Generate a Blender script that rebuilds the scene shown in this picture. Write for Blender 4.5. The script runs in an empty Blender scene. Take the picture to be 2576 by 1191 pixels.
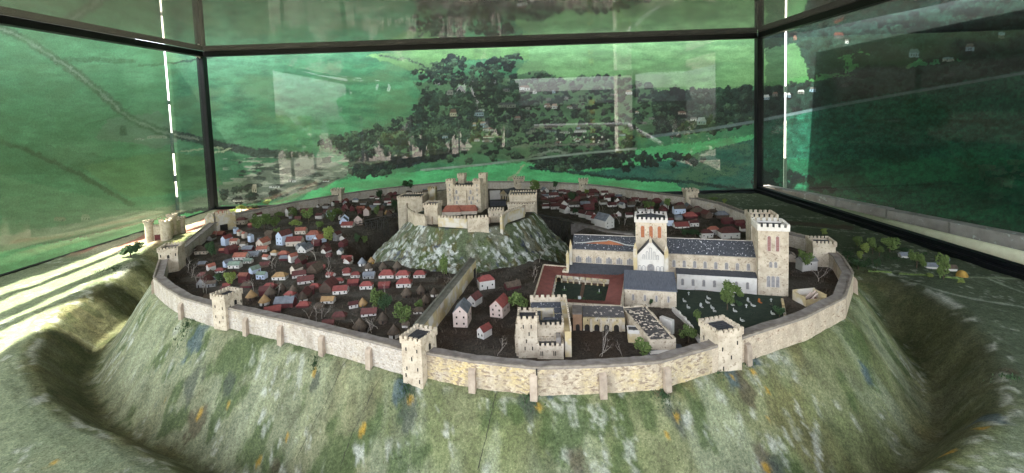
import bpy, math, random
import numpy as np
from mathutils import Vector, Matrix
R = math.radians
random.seed(7)
sc = bpy.context.scene
# ------------------------------------------------------------------ camera
F_, PX, PY = 1200.0, 1288.0, 367.0          # measured on the photo at 2576 px width
PITCH, ROLL = math.atan(87/1200), math.atan(0.0335)
CAM = Vector((0, 0, 6.6))
cp, sp, cr, sr = math.cos(PITCH), math.sin(PITCH), math.cos(ROLL), math.sin(ROLL)
fwd = Vector((0, cp, -sp)); up0 = Vector((0, sp, cp)); xr = Vector((1, 0, 0))
rc = xr*cr - up0*sr; uc = xr*sr + up0*cr
cd = bpy.data.cameras.new('camera'); cam = bpy.data.objects.new('camera', cd)
sc.collection.objects.link(cam); sc.camera = cam
cam.matrix_world = Matrix(((rc.x, uc.x, -fwd.x, CAM.x), (rc.y, uc.y, -fwd.y, CAM.y), (rc.z, uc.z, -fwd.z, CAM.z), (0, 0, 0, 1)))
cd.sensor_width = 36; cd.lens = 36*F_/2576; cd.shift_y = -(595.5-PY)/2576
cd.clip_start = 0.02; cd.clip_end = 3000
# ------------------------------------------------------------------ world, sun, exposure
w = bpy.data.worlds.new('World'); sc.world = w; w.use_nodes = True
nt = w.node_tree; bg = nt.nodes['Background']
sky = nt.nodes.new('ShaderNodeTexSky'); sky.sky_type = 'NISHITA'; sky.sun_disc = False
SUN_DIR = Vector((0.49, 0.06, -0.85)).normalized()      # the way the light travels
sky.sun_elevation = math.asin(-SUN_DIR.z)
sky.sun_rotation = math.atan2(-SUN_DIR.x, -SUN_DIR.y)
sky.air_density = 1.0; sky.dust_density = 2.0
hsv = nt.nodes.new('ShaderNodeHueSaturation'); hsv.inputs['Saturation'].default_value = .45; nt.links.new(sky.outputs[0], hsv.inputs['Color']); nt.links.new(hsv.outputs[0], bg.inputs[0]); bg.inputs[1].default_value = 0.15
sl = bpy.data.lights.new('sun', 'SUN'); sl.energy = 3.4; sl.angle = R(0.9); sl.color = (1, .94, .84)
so = bpy.data.objects.new('sun', sl); sc.collection.objects.link(so)
so.rotation_euler = SUN_DIR.to_track_quat('-Z', 'Y').to_euler()
so.location = (-40, 0, 60)
vs = sc.view_settings; vs.view_transform = 'Standard'; vs.look = 'None'; vs.gamma = 1; vs.use_curve_mapping = False
vs.exposure = 3.5
sc.cycles.use_denoising = True
try: sc.cycles.denoiser = 'OPENIMAGEDENOISE'
except Exception: pass
sc.cycles.max_bounces = 8; sc.cycles.diffuse_bounces = 4; sc.cycles.glossy_bounces = 4; sc.cycles.transparent_max_bounces = 12
sc.cycles.caustics_reflective = False; sc.cycles.caustics_refractive = False
# ------------------------------------------------------------------ measuring helpers
def hor(x): return 280 - 0.0335*(x-1288)
def ray(px, py):
    u = (px-PX)/F_; v = (PY-py)/F_
    return rc*u + uc*v + fwd
def g(px, py, z=0.0):
    d = ray(px, py); t = (z-CAM.z)/d.z
    return CAM + d*t
def at_d(px, py, dist):
    d = ray(px, py); return CAM + d*(dist/d.y)
def proj(p):
    q = Vector(p)-CAM; a = q.dot(fwd); return (PX+F_*q.dot(rc)/a, PY-F_*q.dot(uc)/a)
K_ = 1.48486
CROP = {'A': (500, 700, .3779), 'B': (700, 850, .3778), 'C': (1200, 850, .3779), 'D': (1400, 600, .3778), 'E': (1950, 620, .3494),
        'F': (2080, 780, .3494), 'G': (1600, 950, .3779), 'H': (2300, 1050, .3359), 'I': (2700, 750, .4619), 'J': (1100, 640, .2603),
        'Q': (747, 0, .8265), 'K': (1380, 640, .2640), 'L': (2900, 780, .3591), 'S': (0, 0, 1.0), 'P': (0, 0, K_), 'X1': (0, 800, .813), 'X2': (2825, 900, .7289),
        'X3': (900, 1100, .5609), 'X4': (1900, 1150, .5189)}
def c(k, x, y):
    a = CROP[k]; return ((a[0]+a[2]*x)/K_, (a[1]+a[2]*y)/K_)
def cs(k): return CROP[k][2]/K_
def gc(k, x, y, z=0.0): return g(*c(k, x, y), z)
# ------------------------------------------------------------------ noise
def _h(ix, iy, s):
    n = (ix.astype(np.int64)*374761393 + iy.astype(np.int64)*668265263 + s*982451653) & 0x7fffffff
    n = ((n ^ (n >> 13))*1274126177) & 0x7fffffff
    return ((n ^ (n >> 16)) & 0xffff)/65535.0
def vn(x, y, s=0):
    x = np.asarray(x, float); y = np.asarray(y, float)
    ix = np.floor(x); iy = np.floor(y); fx = x-ix; fy = y-iy
    fx = fx*fx*(3-2*fx); fy = fy*fy*(3-2*fy)
    a = _h(ix, iy, s); b = _h(ix+1, iy, s); cc = _h(ix, iy+1, s); d = _h(ix+1, iy+1, s)
    return (a*(1-fx)+b*fx)*(1-fy) + (cc*(1-fx)+d*fx)*fy
def fbm(x, y, s=0, o=4):
    v = 0; a = .5; t = 0
    for i in range(o):
        v = v + a*vn(x*2**i, y*2**i, s+i*17); t += a; a *= .5
    return v/t
def sstep(a, b, x):
    t = np.clip((x-a)/(b-a), 0, 1); return t*t*(3-2*t)
# ------------------------------------------------------------------ object helpers
COL = sc.collection
def tag(o, label=None, cat=None, group=None, kind=None):
    if label: o['label'] = label
    if cat: o['category'] = cat
    if group: o['group'] = group
    if kind: o['kind'] = kind
    return o
def empty(name, loc, rz=0):
    o = bpy.data.objects.new(name, None); COL.objects.link(o); o.location = loc; o.rotation_euler = (0, 0, rz)
    o.empty_display_size = .1
    return o
class MB:
    def __init__(s): s.v = []; s.f = []; s.m = []
    def add(s, vs, fs, mi=0):
        n = len(s.v); s.v += [tuple(p) for p in vs]
        for f in fs: s.f.append(tuple(n+i for i in f)); s.m.append(mi)
    def box(s, x0, x1, y0, y1, z0, z1, mi=0):
        s.add([(x0,y0,z0),(x1,y0,z0),(x1,y1,z0),(x0,y1,z0),(x0,y0,z1),(x1,y0,z1),(x1,y1,z1),(x0,y1,z1)],
              [(0,3,2,1),(4,5,6,7),(0,1,5,4),(1,2,6,5),(2,3,7,6),(3,0,4,7)], mi)
    def obox(s, p, q, hw, z0, z1, mi=0, off=0):
        """box along p->q (xy) with half width hw"""
        p = Vector((p[0], p[1])); q = Vector((q[0], q[1])); d = (q-p).normalized(); n = Vector((-d.y, d.x))
        a = p+n*(off-hw); b = q+n*(off-hw); cc = q+n*(off+hw); dd = p+n*(off+hw)
        s.add([(a.x,a.y,z0),(b.x,b.y,z0),(cc.x,cc.y,z0),(dd.x,dd.y,z0),(a.x,a.y,z1),(b.x,b.y,z1),(cc.x,cc.y,z1),(dd.x,dd.y,z1)],
              [(0,3,2,1),(4,5,6,7),(0,1,5,4),(1,2,6,5),(2,3,7,6),(3,0,4,7)], mi)
    def bar(s, a, b, r, r2=None, n=6, mi=0):
        a = Vector(a); b = Vector(b); r2 = r if r2 is None else r2
        d = (b-a)
        if d.length < 1e-6: return
        d.normalize(); u = d.orthogonal().normalized(); v = d.cross(u)
        vs = []
        for (p, rr) in ((a, r), (b, r2)):
            for i in range(n):
                t = 2*math.pi*i/n; vs.append(p+u*math.cos(t)*rr+v*math.sin(t)*rr)
        fs = [(i, (i+1) % n, n+(i+1) % n, n+i) for i in range(n)]
        fs += [tuple(range(n-1, -1, -1)), tuple(range(n, 2*n))]
        s.add(vs, fs, mi)
    def cyl(s, x, y, z0, z1, r0, r1=None, n=16, mi=0):
        s.bar((x, y, z0), (x, y, z1), r0, r1, n, mi)
    def build(s, name, mats, parent=None, smooth=False):
        me = bpy.data.meshes.new(name); me.from_pydata(s.v, [], s.f)
        if not isinstance(mats, (list, tuple)): mats = [mats]
        for m in mats: me.materials.append(m)
        if len(mats) > 1: me.polygons.foreach_set('material_index', s.m)
        if smooth: me.polygons.foreach_set('use_smooth', [True]*len(me.polygons))
        me.update()
        o = bpy.data.objects.new(name, me); COL.objects.link(o)
        if parent: o.parent = parent
        return o
def np_mesh(name, V, Fq, mat, colors=None, smooth=True, parent=None):
    me = bpy.data.meshes.new(name)
    nv, nf = len(V), len(Fq); k = Fq.shape[1]
    me.vertices.add(nv); me.vertices.foreach_set('co', V.astype(np.float32).ravel())
    me.loops.add(nf*k); me.loops.foreach_set('vertex_index', Fq.astype(np.int32).ravel())
    me.polygons.add(nf); me.polygons.foreach_set('loop_start', np.arange(0, nf*k, k, dtype=np.int32))
    me.polygons.foreach_set('loop_total', np.full(nf, k, dtype=np.int32))
    if smooth: me.polygons.foreach_set('use_smooth', np.ones(nf, dtype=bool))
    me.update(calc_edges=True); me.validate()
    if colors is not None:
        at = me.color_attributes.new('Col', 'FLOAT_COLOR', 'POINT')
        c4 = np.ones((nv, 4), np.float32); c4[:, :3] = colors
        at.data.foreach_set('color', c4.ravel())
    me.materials.append(mat)
    o = bpy.data.objects.new(name, me); COL.objects.link(o)
    if parent: o.parent = parent
    return o
def lin(r, g_, b): return tuple((x/255/12.92 if x/255 <= .04045 else ((x/255+.055)/1.055)**2.4) for x in (r, g_, b))
# ------------------------------------------------------------------ materials
def newmat(name):
    m = bpy.data.materials.new(name); m.use_nodes = True
    return m, m.node_tree, m.node_tree.nodes['Principled BSDF']
def N(nt, t, **k):
    n = nt.nodes.new(t)
    for a, b in k.items(): setattr(n, a, b)
    return n
def mix(nt, fac, a, b, bt='MIX'):
    m = N(nt, 'ShaderNodeMix', data_type='RGBA', blend_type=bt)
    for i, x in ((0, fac), (6, a), (7, b)):
        if hasattr(x, 'is_output'): nt.links.new(x, m.inputs[i])
        elif i == 0: m.inputs[0].default_value = x
        else: m.inputs[i].default_value = (*x, 1)
    return m.outputs[2]
def noise(nt, scale, detail=4, rough=.6, coord=None, stretch=None, w=None):
    if coord is None:
        tc = N(nt, 'ShaderNodeTexCoord'); coord = tc.outputs['Object']
    if stretch:
        mp = N(nt, 'ShaderNodeMapping'); mp.inputs['Scale'].default_value = stretch
        nt.links.new(coord, mp.inputs[0]); coord = mp.outputs[0]
    n = N(nt, 'ShaderNodeTexNoise'); n.inputs['Scale'].default_value = scale
    n.inputs['Detail'].default_value = detail; n.inputs['Roughness'].default_value = rough
    nt.links.new(coord, n.inputs['Vector']); return n.outputs[0]
def ramp(nt, x, a, b):
    m = N(nt, 'ShaderNodeMapRange'); nt.links.new(x, m.inputs[0])
    m.inputs[1].default_value = a; m.inputs[2].default_value = b; return m.outputs[0]
def bump(nt, b, h, strength, dist):
    n = N(nt, 'ShaderNodeBump'); n.inputs['Strength'].default_value = strength; n.inputs['Distance'].default_value = dist
    nt.links.new(h, n.inputs['Height']); nt.links.new(n.outputs[0], b.inputs['Normal'])
def simple(name, c1, c2=None, scale=8, lo=.35, hi=.7, rough=.85, bs=.3, bd=.01, rnd=.18, stretch=None, spec=.25, c3=None, s3=3, lo3=.5, hi3=.62):
    m, nt, b = newmat(name)
    b.inputs['Roughness'].default_value = rough; b.inputs['Specular IOR Level'].default_value = spec
    n = noise(nt, scale, stretch=stretch)
    col = mix(nt, ramp(nt, n, lo, hi), c1, c2 or tuple(x*.7 for x in c1))
    if c3:
        n3 = noise(nt, s3, 3, .6, stretch=stretch); col = mix(nt, ramp(nt, n3, lo3, hi3), col, c3)
    if rnd:
        oi = N(nt, 'ShaderNodeObjectInfo'); hv = N(nt, 'ShaderNodeHueSaturation')
        nt.links.new(ramp_out(nt, oi.outputs['Random'], 1-rnd, 1+rnd), hv.inputs['Value']); nt.links.new(col, hv.inputs['Color']); col = hv.outputs[0]
    nt.links.new(col, b.inputs['Base Color'])
    if bs: bump(nt, b, n, bs, bd)
    return m
def ramp_out(nt, x, a, b):
    m = N(nt, 'ShaderNodeMapRange'); nt.links.new(x, m.inputs[0])
    m.inputs[3].default_value = a; m.inputs[4].default_value = b; return m.outputs[0]
M = {}
M['frame'] = simple('black_paint', (.0035, .004, .005), (.007, .0075, .009), 30, rough=.45, bs=.05, rnd=0, spec=.25)
# ring wall stone: cream with dabbed brown stones and yellow and lilac washes
def ringmat(name, base, wash_c, wash_lo, lilac_lo, dab_lo, dab_c, dscale):
    m, nt, b = newmat(name); b.inputs['Roughness'].default_value = .9; b.inputs['Specular IOR Level'].default_value = .2
    tc = N(nt, 'ShaderNodeTexCoord').outputs['Object']
    wash = noise(nt, .9, 4, .6, tc); wash2 = noise(nt, 1.3, 4, .65, tc, (1, 1, 1.6)); fine = noise(nt, 24, 3, .7, tc)
    dab = noise(nt, dscale, 3, .55, tc, (1, 1, 2.1)); dab2 = noise(nt, 6, 3, .6, tc, (1.3, 1.3, 2.6))
    col = mix(nt, ramp(nt, wash, wash_lo, wash_lo+.2), base, wash_c)
    col = mix(nt, ramp(nt, wash2, lilac_lo, lilac_lo+.14), col, (.49, .44, .38))
    col = mix(nt, ramp(nt, dab2, .5, .64), col, tuple(min(.7, x*1.22) for x in base))
    col = mix(nt, ramp(nt, dab, dab_lo, dab_lo+.08), col, dab_c)
    col = mix(nt, ramp(nt, fine, .35, .9), col, (.26, .21, .15))
    stn = noise(nt, 2.2, 5, .7, tc, (1, 1, .35)); col = mix(nt, ramp(nt, stn, .48, .78), col, (.25, .20, .145))
    nt.links.new(col, b.inputs['Base Color']); bump(nt, b, dab, .5, .035); return m
M['ring'] = ringmat('patchy_yellow_stone', (.50, .42, .30), (.60, .46, .20), .45, .58, .53, (.26, .19, .13), 8)
M['ringl'] = ringmat('grey_washed_stone', (.50, .44, .36), (.54, .44, .26), .55, .42, .58, (.30, .24, .19), 10)
M['ringr'] = ringmat('brown_spotted_stone', (.54, .44, .32), (.52, .38, .26), .5, .62, .60, (.24, .14, .09), 7)
M['walk'] = simple('wall_walk', (.16, .135, .115), (.27, .24, .21), 4, rough=.95, bs=.5, bd=.03, rnd=0)
M['lip'] = simple('wall_edge', (.30, .255, .20), (.18, .15, .12), 6, rough=.95, bs=.4, bd=.02, rnd=0)
M['butt'] = simple('buttress_stone', (.42, .34, .255), (.27, .21, .155), 5, rough=.9, bs=.2, bd=.02, rnd=.12)
M['stone'] = simple('cream_stone', (.56, .475, .355), (.35, .28, .20), 3.2, .38, .72, rough=.88, bs=.25, bd=.012, rnd=.07, c3=(.25, .19, .13), s3=15, lo3=.56, hi3=.68)
M['stoney'] = simple('yellow_stone', (.50, .40, .22), (.34, .245, .12), 4, .35, .7, rough=.88, bs=.25, bd=.012, rnd=.07, c3=(.55, .50, .42), s3=2, lo3=.45, hi3=.6)
M['white'] = simple('white_plaster', (.58, .54, .48), (.40, .355, .30), 5, .5, .85, bs=.1, rnd=.1)
M['blue'] = simple('pale_blue_plaster', (.52, .58, .68), (.40, .44, .52), 5, .5, .85, bs=.1, rnd=.1)
M['cream'] = simple('cream_plaster', (.62, .53, .42), (.42, .34, .26), 7, .5, .75, bs=.1, rnd=.1)
M['pink'] = simple('stained_plaster', (.58, .45, .38), (.42, .33, .27), 5, .4, .8, bs=.1, rnd=.05, c3=(.14, .06, .05), s3=10, lo3=.66, hi3=.70)
M['redw'] = simple('dark_red_boards', (.13, .035, .035), (.075, .025, .025), 9, rnd=.2, stretch=(1, 1, .2))
M['brownw'] = simple('brown_mud', (.12, .08, .055), (.06, .045, .035), 9, rnd=.2)
M['grey'] = simple('grey_plaster', (.30, .29, .27), (.18, .17, .16), 6, rnd=.15)
M['R'] = simple('red_roof', (.26, .07, .058), (.16, .05, .045), 9, rough=.7, rnd=.22)
M['D'] = simple('dark_red_roof', (.13, .048, .042), (.075, .033, .03), 9, rough=.75, rnd=.25)
M['T'] = simple('terracotta_roof', (.36, .13, .085), (.22, .08, .06), 7, rough=.75, rnd=.2)
M['N'] = simple('green_grey_roof', (.19, .25, .19), (.12, .14, .11), 6, rough=.75, rnd=.15)
M['Sl'] = simple('grey_roof', (.19, .20, .22), (.11, .115, .12), 6, rough=.7, rnd=.2)
M['O'] = simple('tan_roof', (.36, .225, .10), (.22, .14, .07), 8, rough=.8, rnd=.15)
M['Bn'] = simple('brown_thatch', (.115, .085, .06), (.06, .047, .036), 14, rough=.95, rnd=.25, stretch=(1, 1, .3))
M['slate'] = simple('dark_slate', (.042, .044, .05), (.075, .077, .084), 9, .3, .8, rough=.6, rnd=.08, bs=.4)
M['slatew'] = simple('flaked_slate', (.045, .048, .056), (.072, .075, .085), 9, .3, .8, rough=.6, rnd=0, bs=.4, c3=(.58, .58, .58), s3=15, lo3=.625, hi3=.66, stretch=(1.3, 1, .5))
M['slateb'] = simple('blue_slate', (.14, .15, .175), (.085, .09, .11), 10, rough=.7, rnd=0, stretch=(3, .4, 1))
M['glassdark'] = simple('dark_opening', (.02, .018, .016), (.03, .025, .02), 5, bs=0, rnd=0)
M['arch'] = simple('grey_window', (.27, .25, .24), (.17, .16, .15), 12, bs=0, rnd=0)
M['trim'] = simple('pale_trim', (.52, .47, .41), (.38, .33, .28), 10, bs=0, rnd=0)
M['louvre'] = simple('orange_louvre', (.42, .16, .075), (.25, .09, .045), 30, stretch=(.2, .2, 3), bs=0, rnd=0)
M['louvrer'] = simple('red_louvre', (.22, .08, .07), (.3, .2, .18), 30, stretch=(.2, .2, 3), bs=0, rnd=0)
M['clay'] = simple('clay_tiles', (.20, .072, .055), (.14, .055, .045), 5, rough=.8, rnd=0, bs=.3)
M['wood'] = simple('dark_timber', (.035, .033, .03), (.06, .055, .05), 10, rnd=.1)
M['twig'] = simple('pale_twig', (.46, .41, .35), (.24, .20, .16), 14, rnd=.2)
M['scrubm'] = simple('dry_scrub', (.15, .115, .09), (.075, .058, .048), 3, rough=1, bs=0, rnd=0, c3=(.20, .16, .12), s3=.7, lo3=.55, hi3=.75)
for k_, a_, b_ in (('leaf', (.15, .20, .06), (.065, .10, .028)), ('leafd', (.05, .085, .035), (.025, .05, .02)), ('leafy', (.27, .31, .08), (.13, .18, .045)), ('ochre', (.36, .22, .05), (.22, .13, .03))):
    m = simple('foliage_'+k_, a_, b_, 6, .35, .65, rough=.9, bs=0, rnd=.2); M[k_] = m
M['trunk'] = simple('bark', (.10, .07, .045), (.05, .037, .027), 10)
M['lawn'] = simple('lawn', (.022, .035, .024), (.038, .052, .034), 9, rough=1, rnd=0, bs=.5, bd=.02)
M['pathb'] = simple('brown_path', (.14, .085, .055), (.09, .06, .04), 9, rnd=0)
M['stonew'] = simple('pale_marker', (.48, .48, .44), (.33, .33, .30), 9, rnd=.15)
M['rust'] = simple('rust_marker', (.40, .14, .04), None, 9, rnd=0)
# glass: clear sheet with a mirror-like skin
m, nt, b = newmat('glass_sheet'); nt.nodes.remove(b)
out = nt.nodes['Material Output']; tr = N(nt, 'ShaderNodeBsdfTransparent'); gl = N(nt, 'ShaderNodeBsdfGlossy'); mx = N(nt, 'ShaderNodeMixShader')
tr.inputs[0].default_value = (.93, .96, .94, 1); gl.inputs['Roughness'].default_value = .0
fr = N(nt, 'ShaderNodeFresnel'); fr.inputs[0].default_value = 1.5
mul = N(nt, 'ShaderNodeMath', operation='MULTIPLY'); mul.inputs[1].default_value = 1.1; mul.use_clamp = True
geo = N(nt, 'ShaderNodeNewGeometry'); inv = N(nt, 'ShaderNodeMath', operation='SUBTRACT'); inv.inputs[0].default_value = 1; nt.links.new(geo.outputs['Backfacing'], inv.inputs[1])
m2 = N(nt, 'ShaderNodeMath', operation='MULTIPLY'); nt.links.new(fr.outputs[0], mul.inputs[0]); nt.links.new(mul.outputs[0], m2.inputs[0]); nt.links.new(inv.outputs[0], m2.inputs[1]); nt.links.new(m2.outputs[0], mx.inputs[0])
nt.links.new(tr.outputs[0], mx.inputs[1]); nt.links.new(gl.outputs[0], mx.inputs[2]); nt.links.new(mx.outputs[0], out.inputs[0]); M['glass'] = m
# grey roof sheet, glossy
m, nt, b = newmat('grey_gloss_sheet'); b.inputs['Base Color'].default_value = (.11, .11, .10, 1); b.inputs['Roughness'].default_value = .04
b.inputs['Specular IOR Level'].default_value = 1.0; b.inputs['IOR'].default_value = 1.9; M['roofsheet'] = m
tl = N(nt, 'ShaderNodeBsdfTranslucent'); tl.inputs[0].default_value = (.028, .028, .026, 1); ad = N(nt, 'ShaderNodeAddShader')
nt.links.new(b.outputs[0], ad.inputs[0]); nt.links.new(tl.outputs[0], ad.inputs[1]); nt.links.new(ad.outputs[0], nt.nodes['Material Output'].inputs[0])
# vertex painted prints and terrain
m, nt, b = newmat('printed_board'); at = N(nt, 'ShaderNodeAttribute', attribute_name='Col')
b.inputs['Roughness'].default_value = .55; b.inputs['Specular IOR Level'].default_value = .3
gr = noise(nt, 9, 4, .8)
col = mix(nt, 1.0, at.outputs[0], mix(nt, ramp(nt, gr, .25, .75), (.72, .72, .72), (1.25, 1.25, 1.25)), 'MULTIPLY')
nt.links.new(col, b.inputs['Base Color']); M['print'] = m
m, nt, b = newmat('painted_plaster_ground'); at = N(nt, 'ShaderNodeAttribute', attribute_name='Col')
b.inputs['Roughness'].default_value = .95; b.inputs['Specular IOR Level'].default_value = .15
tc = N(nt, 'ShaderNodeTexCoord').outputs['Object']
n1 = noise(nt, 14, 5, .75, tc); n2 = noise(nt, 26, 5, .8, tc)
col = mix(nt, 1.0, at.outputs[0], mix(nt, ramp(nt, n1, .32, .70), (.52, .53, .50), (1.45, 1.42, 1.34)), 'MULTIPLY')
col = mix(nt, ramp(nt, n2, .56, .66), col, mix(nt, 1.0, at.outputs[0], (1.75, 1.75, 1.65), 'MULTIPLY'))
col = mix(nt, ramp(nt, n2, .42, .33), col, mix(nt, 1.0, at.outputs[0], (.42, .43, .38), 'MULTIPLY'))
n3 = noise(nt, 4.5, 9, .78, tc)
col = mix(nt, 1.0, col, mix(nt, ramp(nt, n3, .34, .66), (.72, .73, .70), (1.22, 1.2, 1.14)), 'MULTIPLY')
n4 = noise(nt, 10, 6, .8, tc, (1.2, .8, 1)); col = mix(nt, ramp(nt, n4, .655, .69), col, mix(nt, 1.0, col, (2.4, 2.4, 2.3), 'MULTIPLY'))
col = mix(nt, ramp(nt, n4, .36, .33), col, mix(nt, 1.0, col, (.35, .33, .28), 'MULTIPLY'))
nt.links.new(col, b.inputs['Base Color']); bump(nt, b, n3, .8, .09); M['terrain'] = m
# ------------------------------------------------------------------ ring wall line (outer top edge)
WS = [(572,1038),(610,1072),(678,1114),(791,1146),(859,1154),(1078,1203),(1300,1256),(1500,1307),(1595,1321),(1764,1352),(2004,1377),(2230,1370),(2460,1355),(2660,1300),
      (2751,1272),(2825,1246),(3010,1187),(3160,1111),(3189,1020),(3148,958),(3106,928),(3042,889),(2940,865),(2865,825),(2795,795),(2701,760),(2607,740),(2551,732),
      (2474,723),(2299,699),(2191,688),(2027,679),(1834,678),(1672,680),(1542,692),(1412,706),(1285,723),(1243,731),(1100,754),(984,777),(855,802),(780,835),(666,923),(592,975)]
RING = [g(x/K_, y/K_, .6) for x, y in WS]
RP = np.array([(p.x, p.y) for p in RING]); RC = np.array([-1.8, 26.0]); MC = np.array([-2.1, 24.2])
def ring_dist(X, Y):
    """signed distance to the ring line: positive outside"""
    X = np.asarray(X, float); Y = np.asarray(Y, float)
    best = np.full(X.shape, 1e9); inside = np.zeros(X.shape, bool)
    n = len(RP)
    for i in range(n):
        a = RP[i]; b = RP[(i+1) % n]; d = b-a; L = d@d
        t = np.clip(((X-a[0])*d[0]+(Y-a[1])*d[1])/L, 0, 1)
        best = np.minimum(best, np.hypot(X-a[0]-t*d[0], Y-a[1]-t*d[1]))
        cond = ((a[1] > Y) != (b[1] > Y)) & (X < (b[0]-a[0])*(Y-a[1])/(b[1]-a[1]+1e-12)+a[0])
        inside ^= cond
    return np.where(inside, -best, best)
def outer_h(X, Y, s=None):
    X = np.asarray(X, float); Y = np.asarray(Y, float)
    if s is None: s = ring_dist(X, Y)
    s = s*1.32
    left = sstep(2, -8, X)
    srim = 4.6+.3*left+.5*sstep(13, 9, Y)*left; sb = 2.7
    lim = 27*left+19*(1-left); fade = sstep(lim+2.2, lim-1.5, Y)        # the ditch runs out towards the back
    fl = -1.25 - .0*X
    prof = np.interp(s, [0, .25, 2.2, 2.7, 3.1, 4.3, 4.8, 5.4, 9, 30], [-.06, -.18, -2.75, -3.05, -2.95, -1.45, -1.12, -1.12, -1.28, -1.28])
    srat = s*4.8/srim
    prof = np.interp(np.where(s > sb, sb+(s-sb)*(4.8-sb)/(srim-sb), s), [0, .25, 2.1, 2.45, 2.8, 3.1, 4.0, 4.4, 4.8, 5.3, 6, 9, 30], [-.06, -.18, -2.3, -2.62, -2.72, -2.62, -1.6, -1.22, -1.05, -1.0, -1.06, -1.26, -1.28])
    flat = np.interp(s, [0, .4, 2.4, 30], [-.1, -.3, -1.2, -1.28])
    gate = np.exp(-((X+20.5)**2+(Y-29.5)**2)/9.0)
    flat = flat*(1-gate) + (-.45)*gate
    h = prof*fade + flat*(1-fade)
    h = h + (fbm(X*.9, Y*.9, 5, 4)-.5)*.15*sstep(0, .8, s) + (fbm(X*5, Y*5, 9, 3)-.5)*.05
    return h
def inner_h(X, Y):
    X = np.asarray(X, float); Y = np.asarray(Y, float)
    r = np.hypot(X-MC[0], Y-MC[1]); a = np.degrees(np.arctan2(Y-MC[1], X-MC[0]))
    mask = 1-sstep(80, 45, np.abs(((a+95+180) % 360)-180))
    dip = sstep(3.6, 4.7, r)*(1-sstep(5.5, 6.5, r))
    return -1.25*dip*mask*(r < 8) + (fbm(X*1.5, Y*1.5, 3, 3)-.5)*.08
def motte_h(r): return np.interp(r, [0, 3.12, 3.25, 3.6, 4.1, 4.7, 5.2, 5.9], [1.4, 1.4, 1.24, .84, .42, .04, -.4, -1.4])
# ---- outer ground
xl0, xl1 = -28.5, -26.7
def bound(th):
    """distance from RC to the case walls along angle th"""
    cx, cy = math.cos(th), math.sin(th); best = 1e9
    if cx > 1e-6: best = min(best, (21.55-RC[0])/cx)
    if cx < -1e-6:
        k = (xl1-xl0)/42.0
        t = (xl0+k*RC[1]-RC[0])/(cx-k*cy)
        if t > 0: best = min(best, t)
    if cy > 1e-6: best = min(best, (41.9-RC[1])/cy)
    if cy < -1e-6: best = min(best, (RC[1]-1.0)/-cy)
    return best
def rwall(th):
    cx, cy = math.cos(th), math.sin(th); n = len(RP)
    for i in range(n):
        a = RP[i]-RC; b = RP[(i+1) % n]-RC
        den = cx*(b[1]-a[1])-cy*(b[0]-a[0])
        if abs(den) < 1e-9: continue
        t = (a[0]*(b[1]-a[1])-a[1]*(b[0]-a[0]))/den
        u = (a[0]*cy-a[1]*cx)/den
        if t > 0 and -1e-6 <= u <= 1+1e-6: return t
    return 14.0
NT, NR = 1500, 210
ths = np.linspace(-math.pi, math.pi, NT, endpoint=False)
corner = [math.atan2(41.9-RC[1], 21.55-RC[0]), math.atan2(41.9-RC[1], xl1-RC[0])]
for cth in corner: ths[np.argmin(np.abs(ths-cth))] = cth
rb = np.array([bound(t) for t in ths]); rw = np.array([rwall(t) for t in ths])
rw = np.minimum(rw-.15, rb-.05)
q = np.linspace(0, 1, NR)**1.15
RR = rw[:, None]+(rb-rw)[:, None]*q[None, :]
X = RC[0]+RR*np.cos(ths)[:, None]; Y = RC[1]+RR*np.sin(ths)[:, None]
S = ring_dist(X, Y); Z = outer_h(X, Y, S)
S0 = S; S = S*1.32; TT = np.broadcast_to((ths*15)[:, None], X.shape)
def lerp(a, b, t): return a*(1-t[..., None])+np.array(b)*t[..., None]
colr = np.zeros(X.shape+(3,)); colr[:] = (.125, .142, .066)
colr = lerp(colr, (.165, .175, .095), sstep(.4, .65, fbm(X*.9, Y*.9, 21)))
colr = lerp(colr, (.13, .12, .055), sstep(.55, .7, fbm(X*.8, Y*.8, 22))*.7)
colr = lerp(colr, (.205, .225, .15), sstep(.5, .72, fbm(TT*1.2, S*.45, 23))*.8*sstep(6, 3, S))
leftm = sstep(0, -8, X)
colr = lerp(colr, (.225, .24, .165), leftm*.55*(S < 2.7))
mot = fbm(X*2.6, Y*2.6, 27, 4); colr = colr*(1+(1.0*(mot-.5)))[..., None]
colr = lerp(colr, (.055, .085, .03), sstep(.56, .68, fbm(X*1.7, Y*1.7, 28, 4))*.75*(S < 4.5))
# flats outside the bank
flatm = sstep(4.6, 5.2, S)
colr = lerp(colr, (.15, .18, .12), flatm*.7)
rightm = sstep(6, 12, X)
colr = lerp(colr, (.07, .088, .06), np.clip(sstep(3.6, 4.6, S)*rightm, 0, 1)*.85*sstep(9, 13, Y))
# ditch far bank: olive paint, darkened further with shade put into the colour
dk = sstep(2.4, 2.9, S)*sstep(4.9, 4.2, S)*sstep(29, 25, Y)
colr = lerp(colr, (.065, .066, .035), dk*.62)
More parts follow.
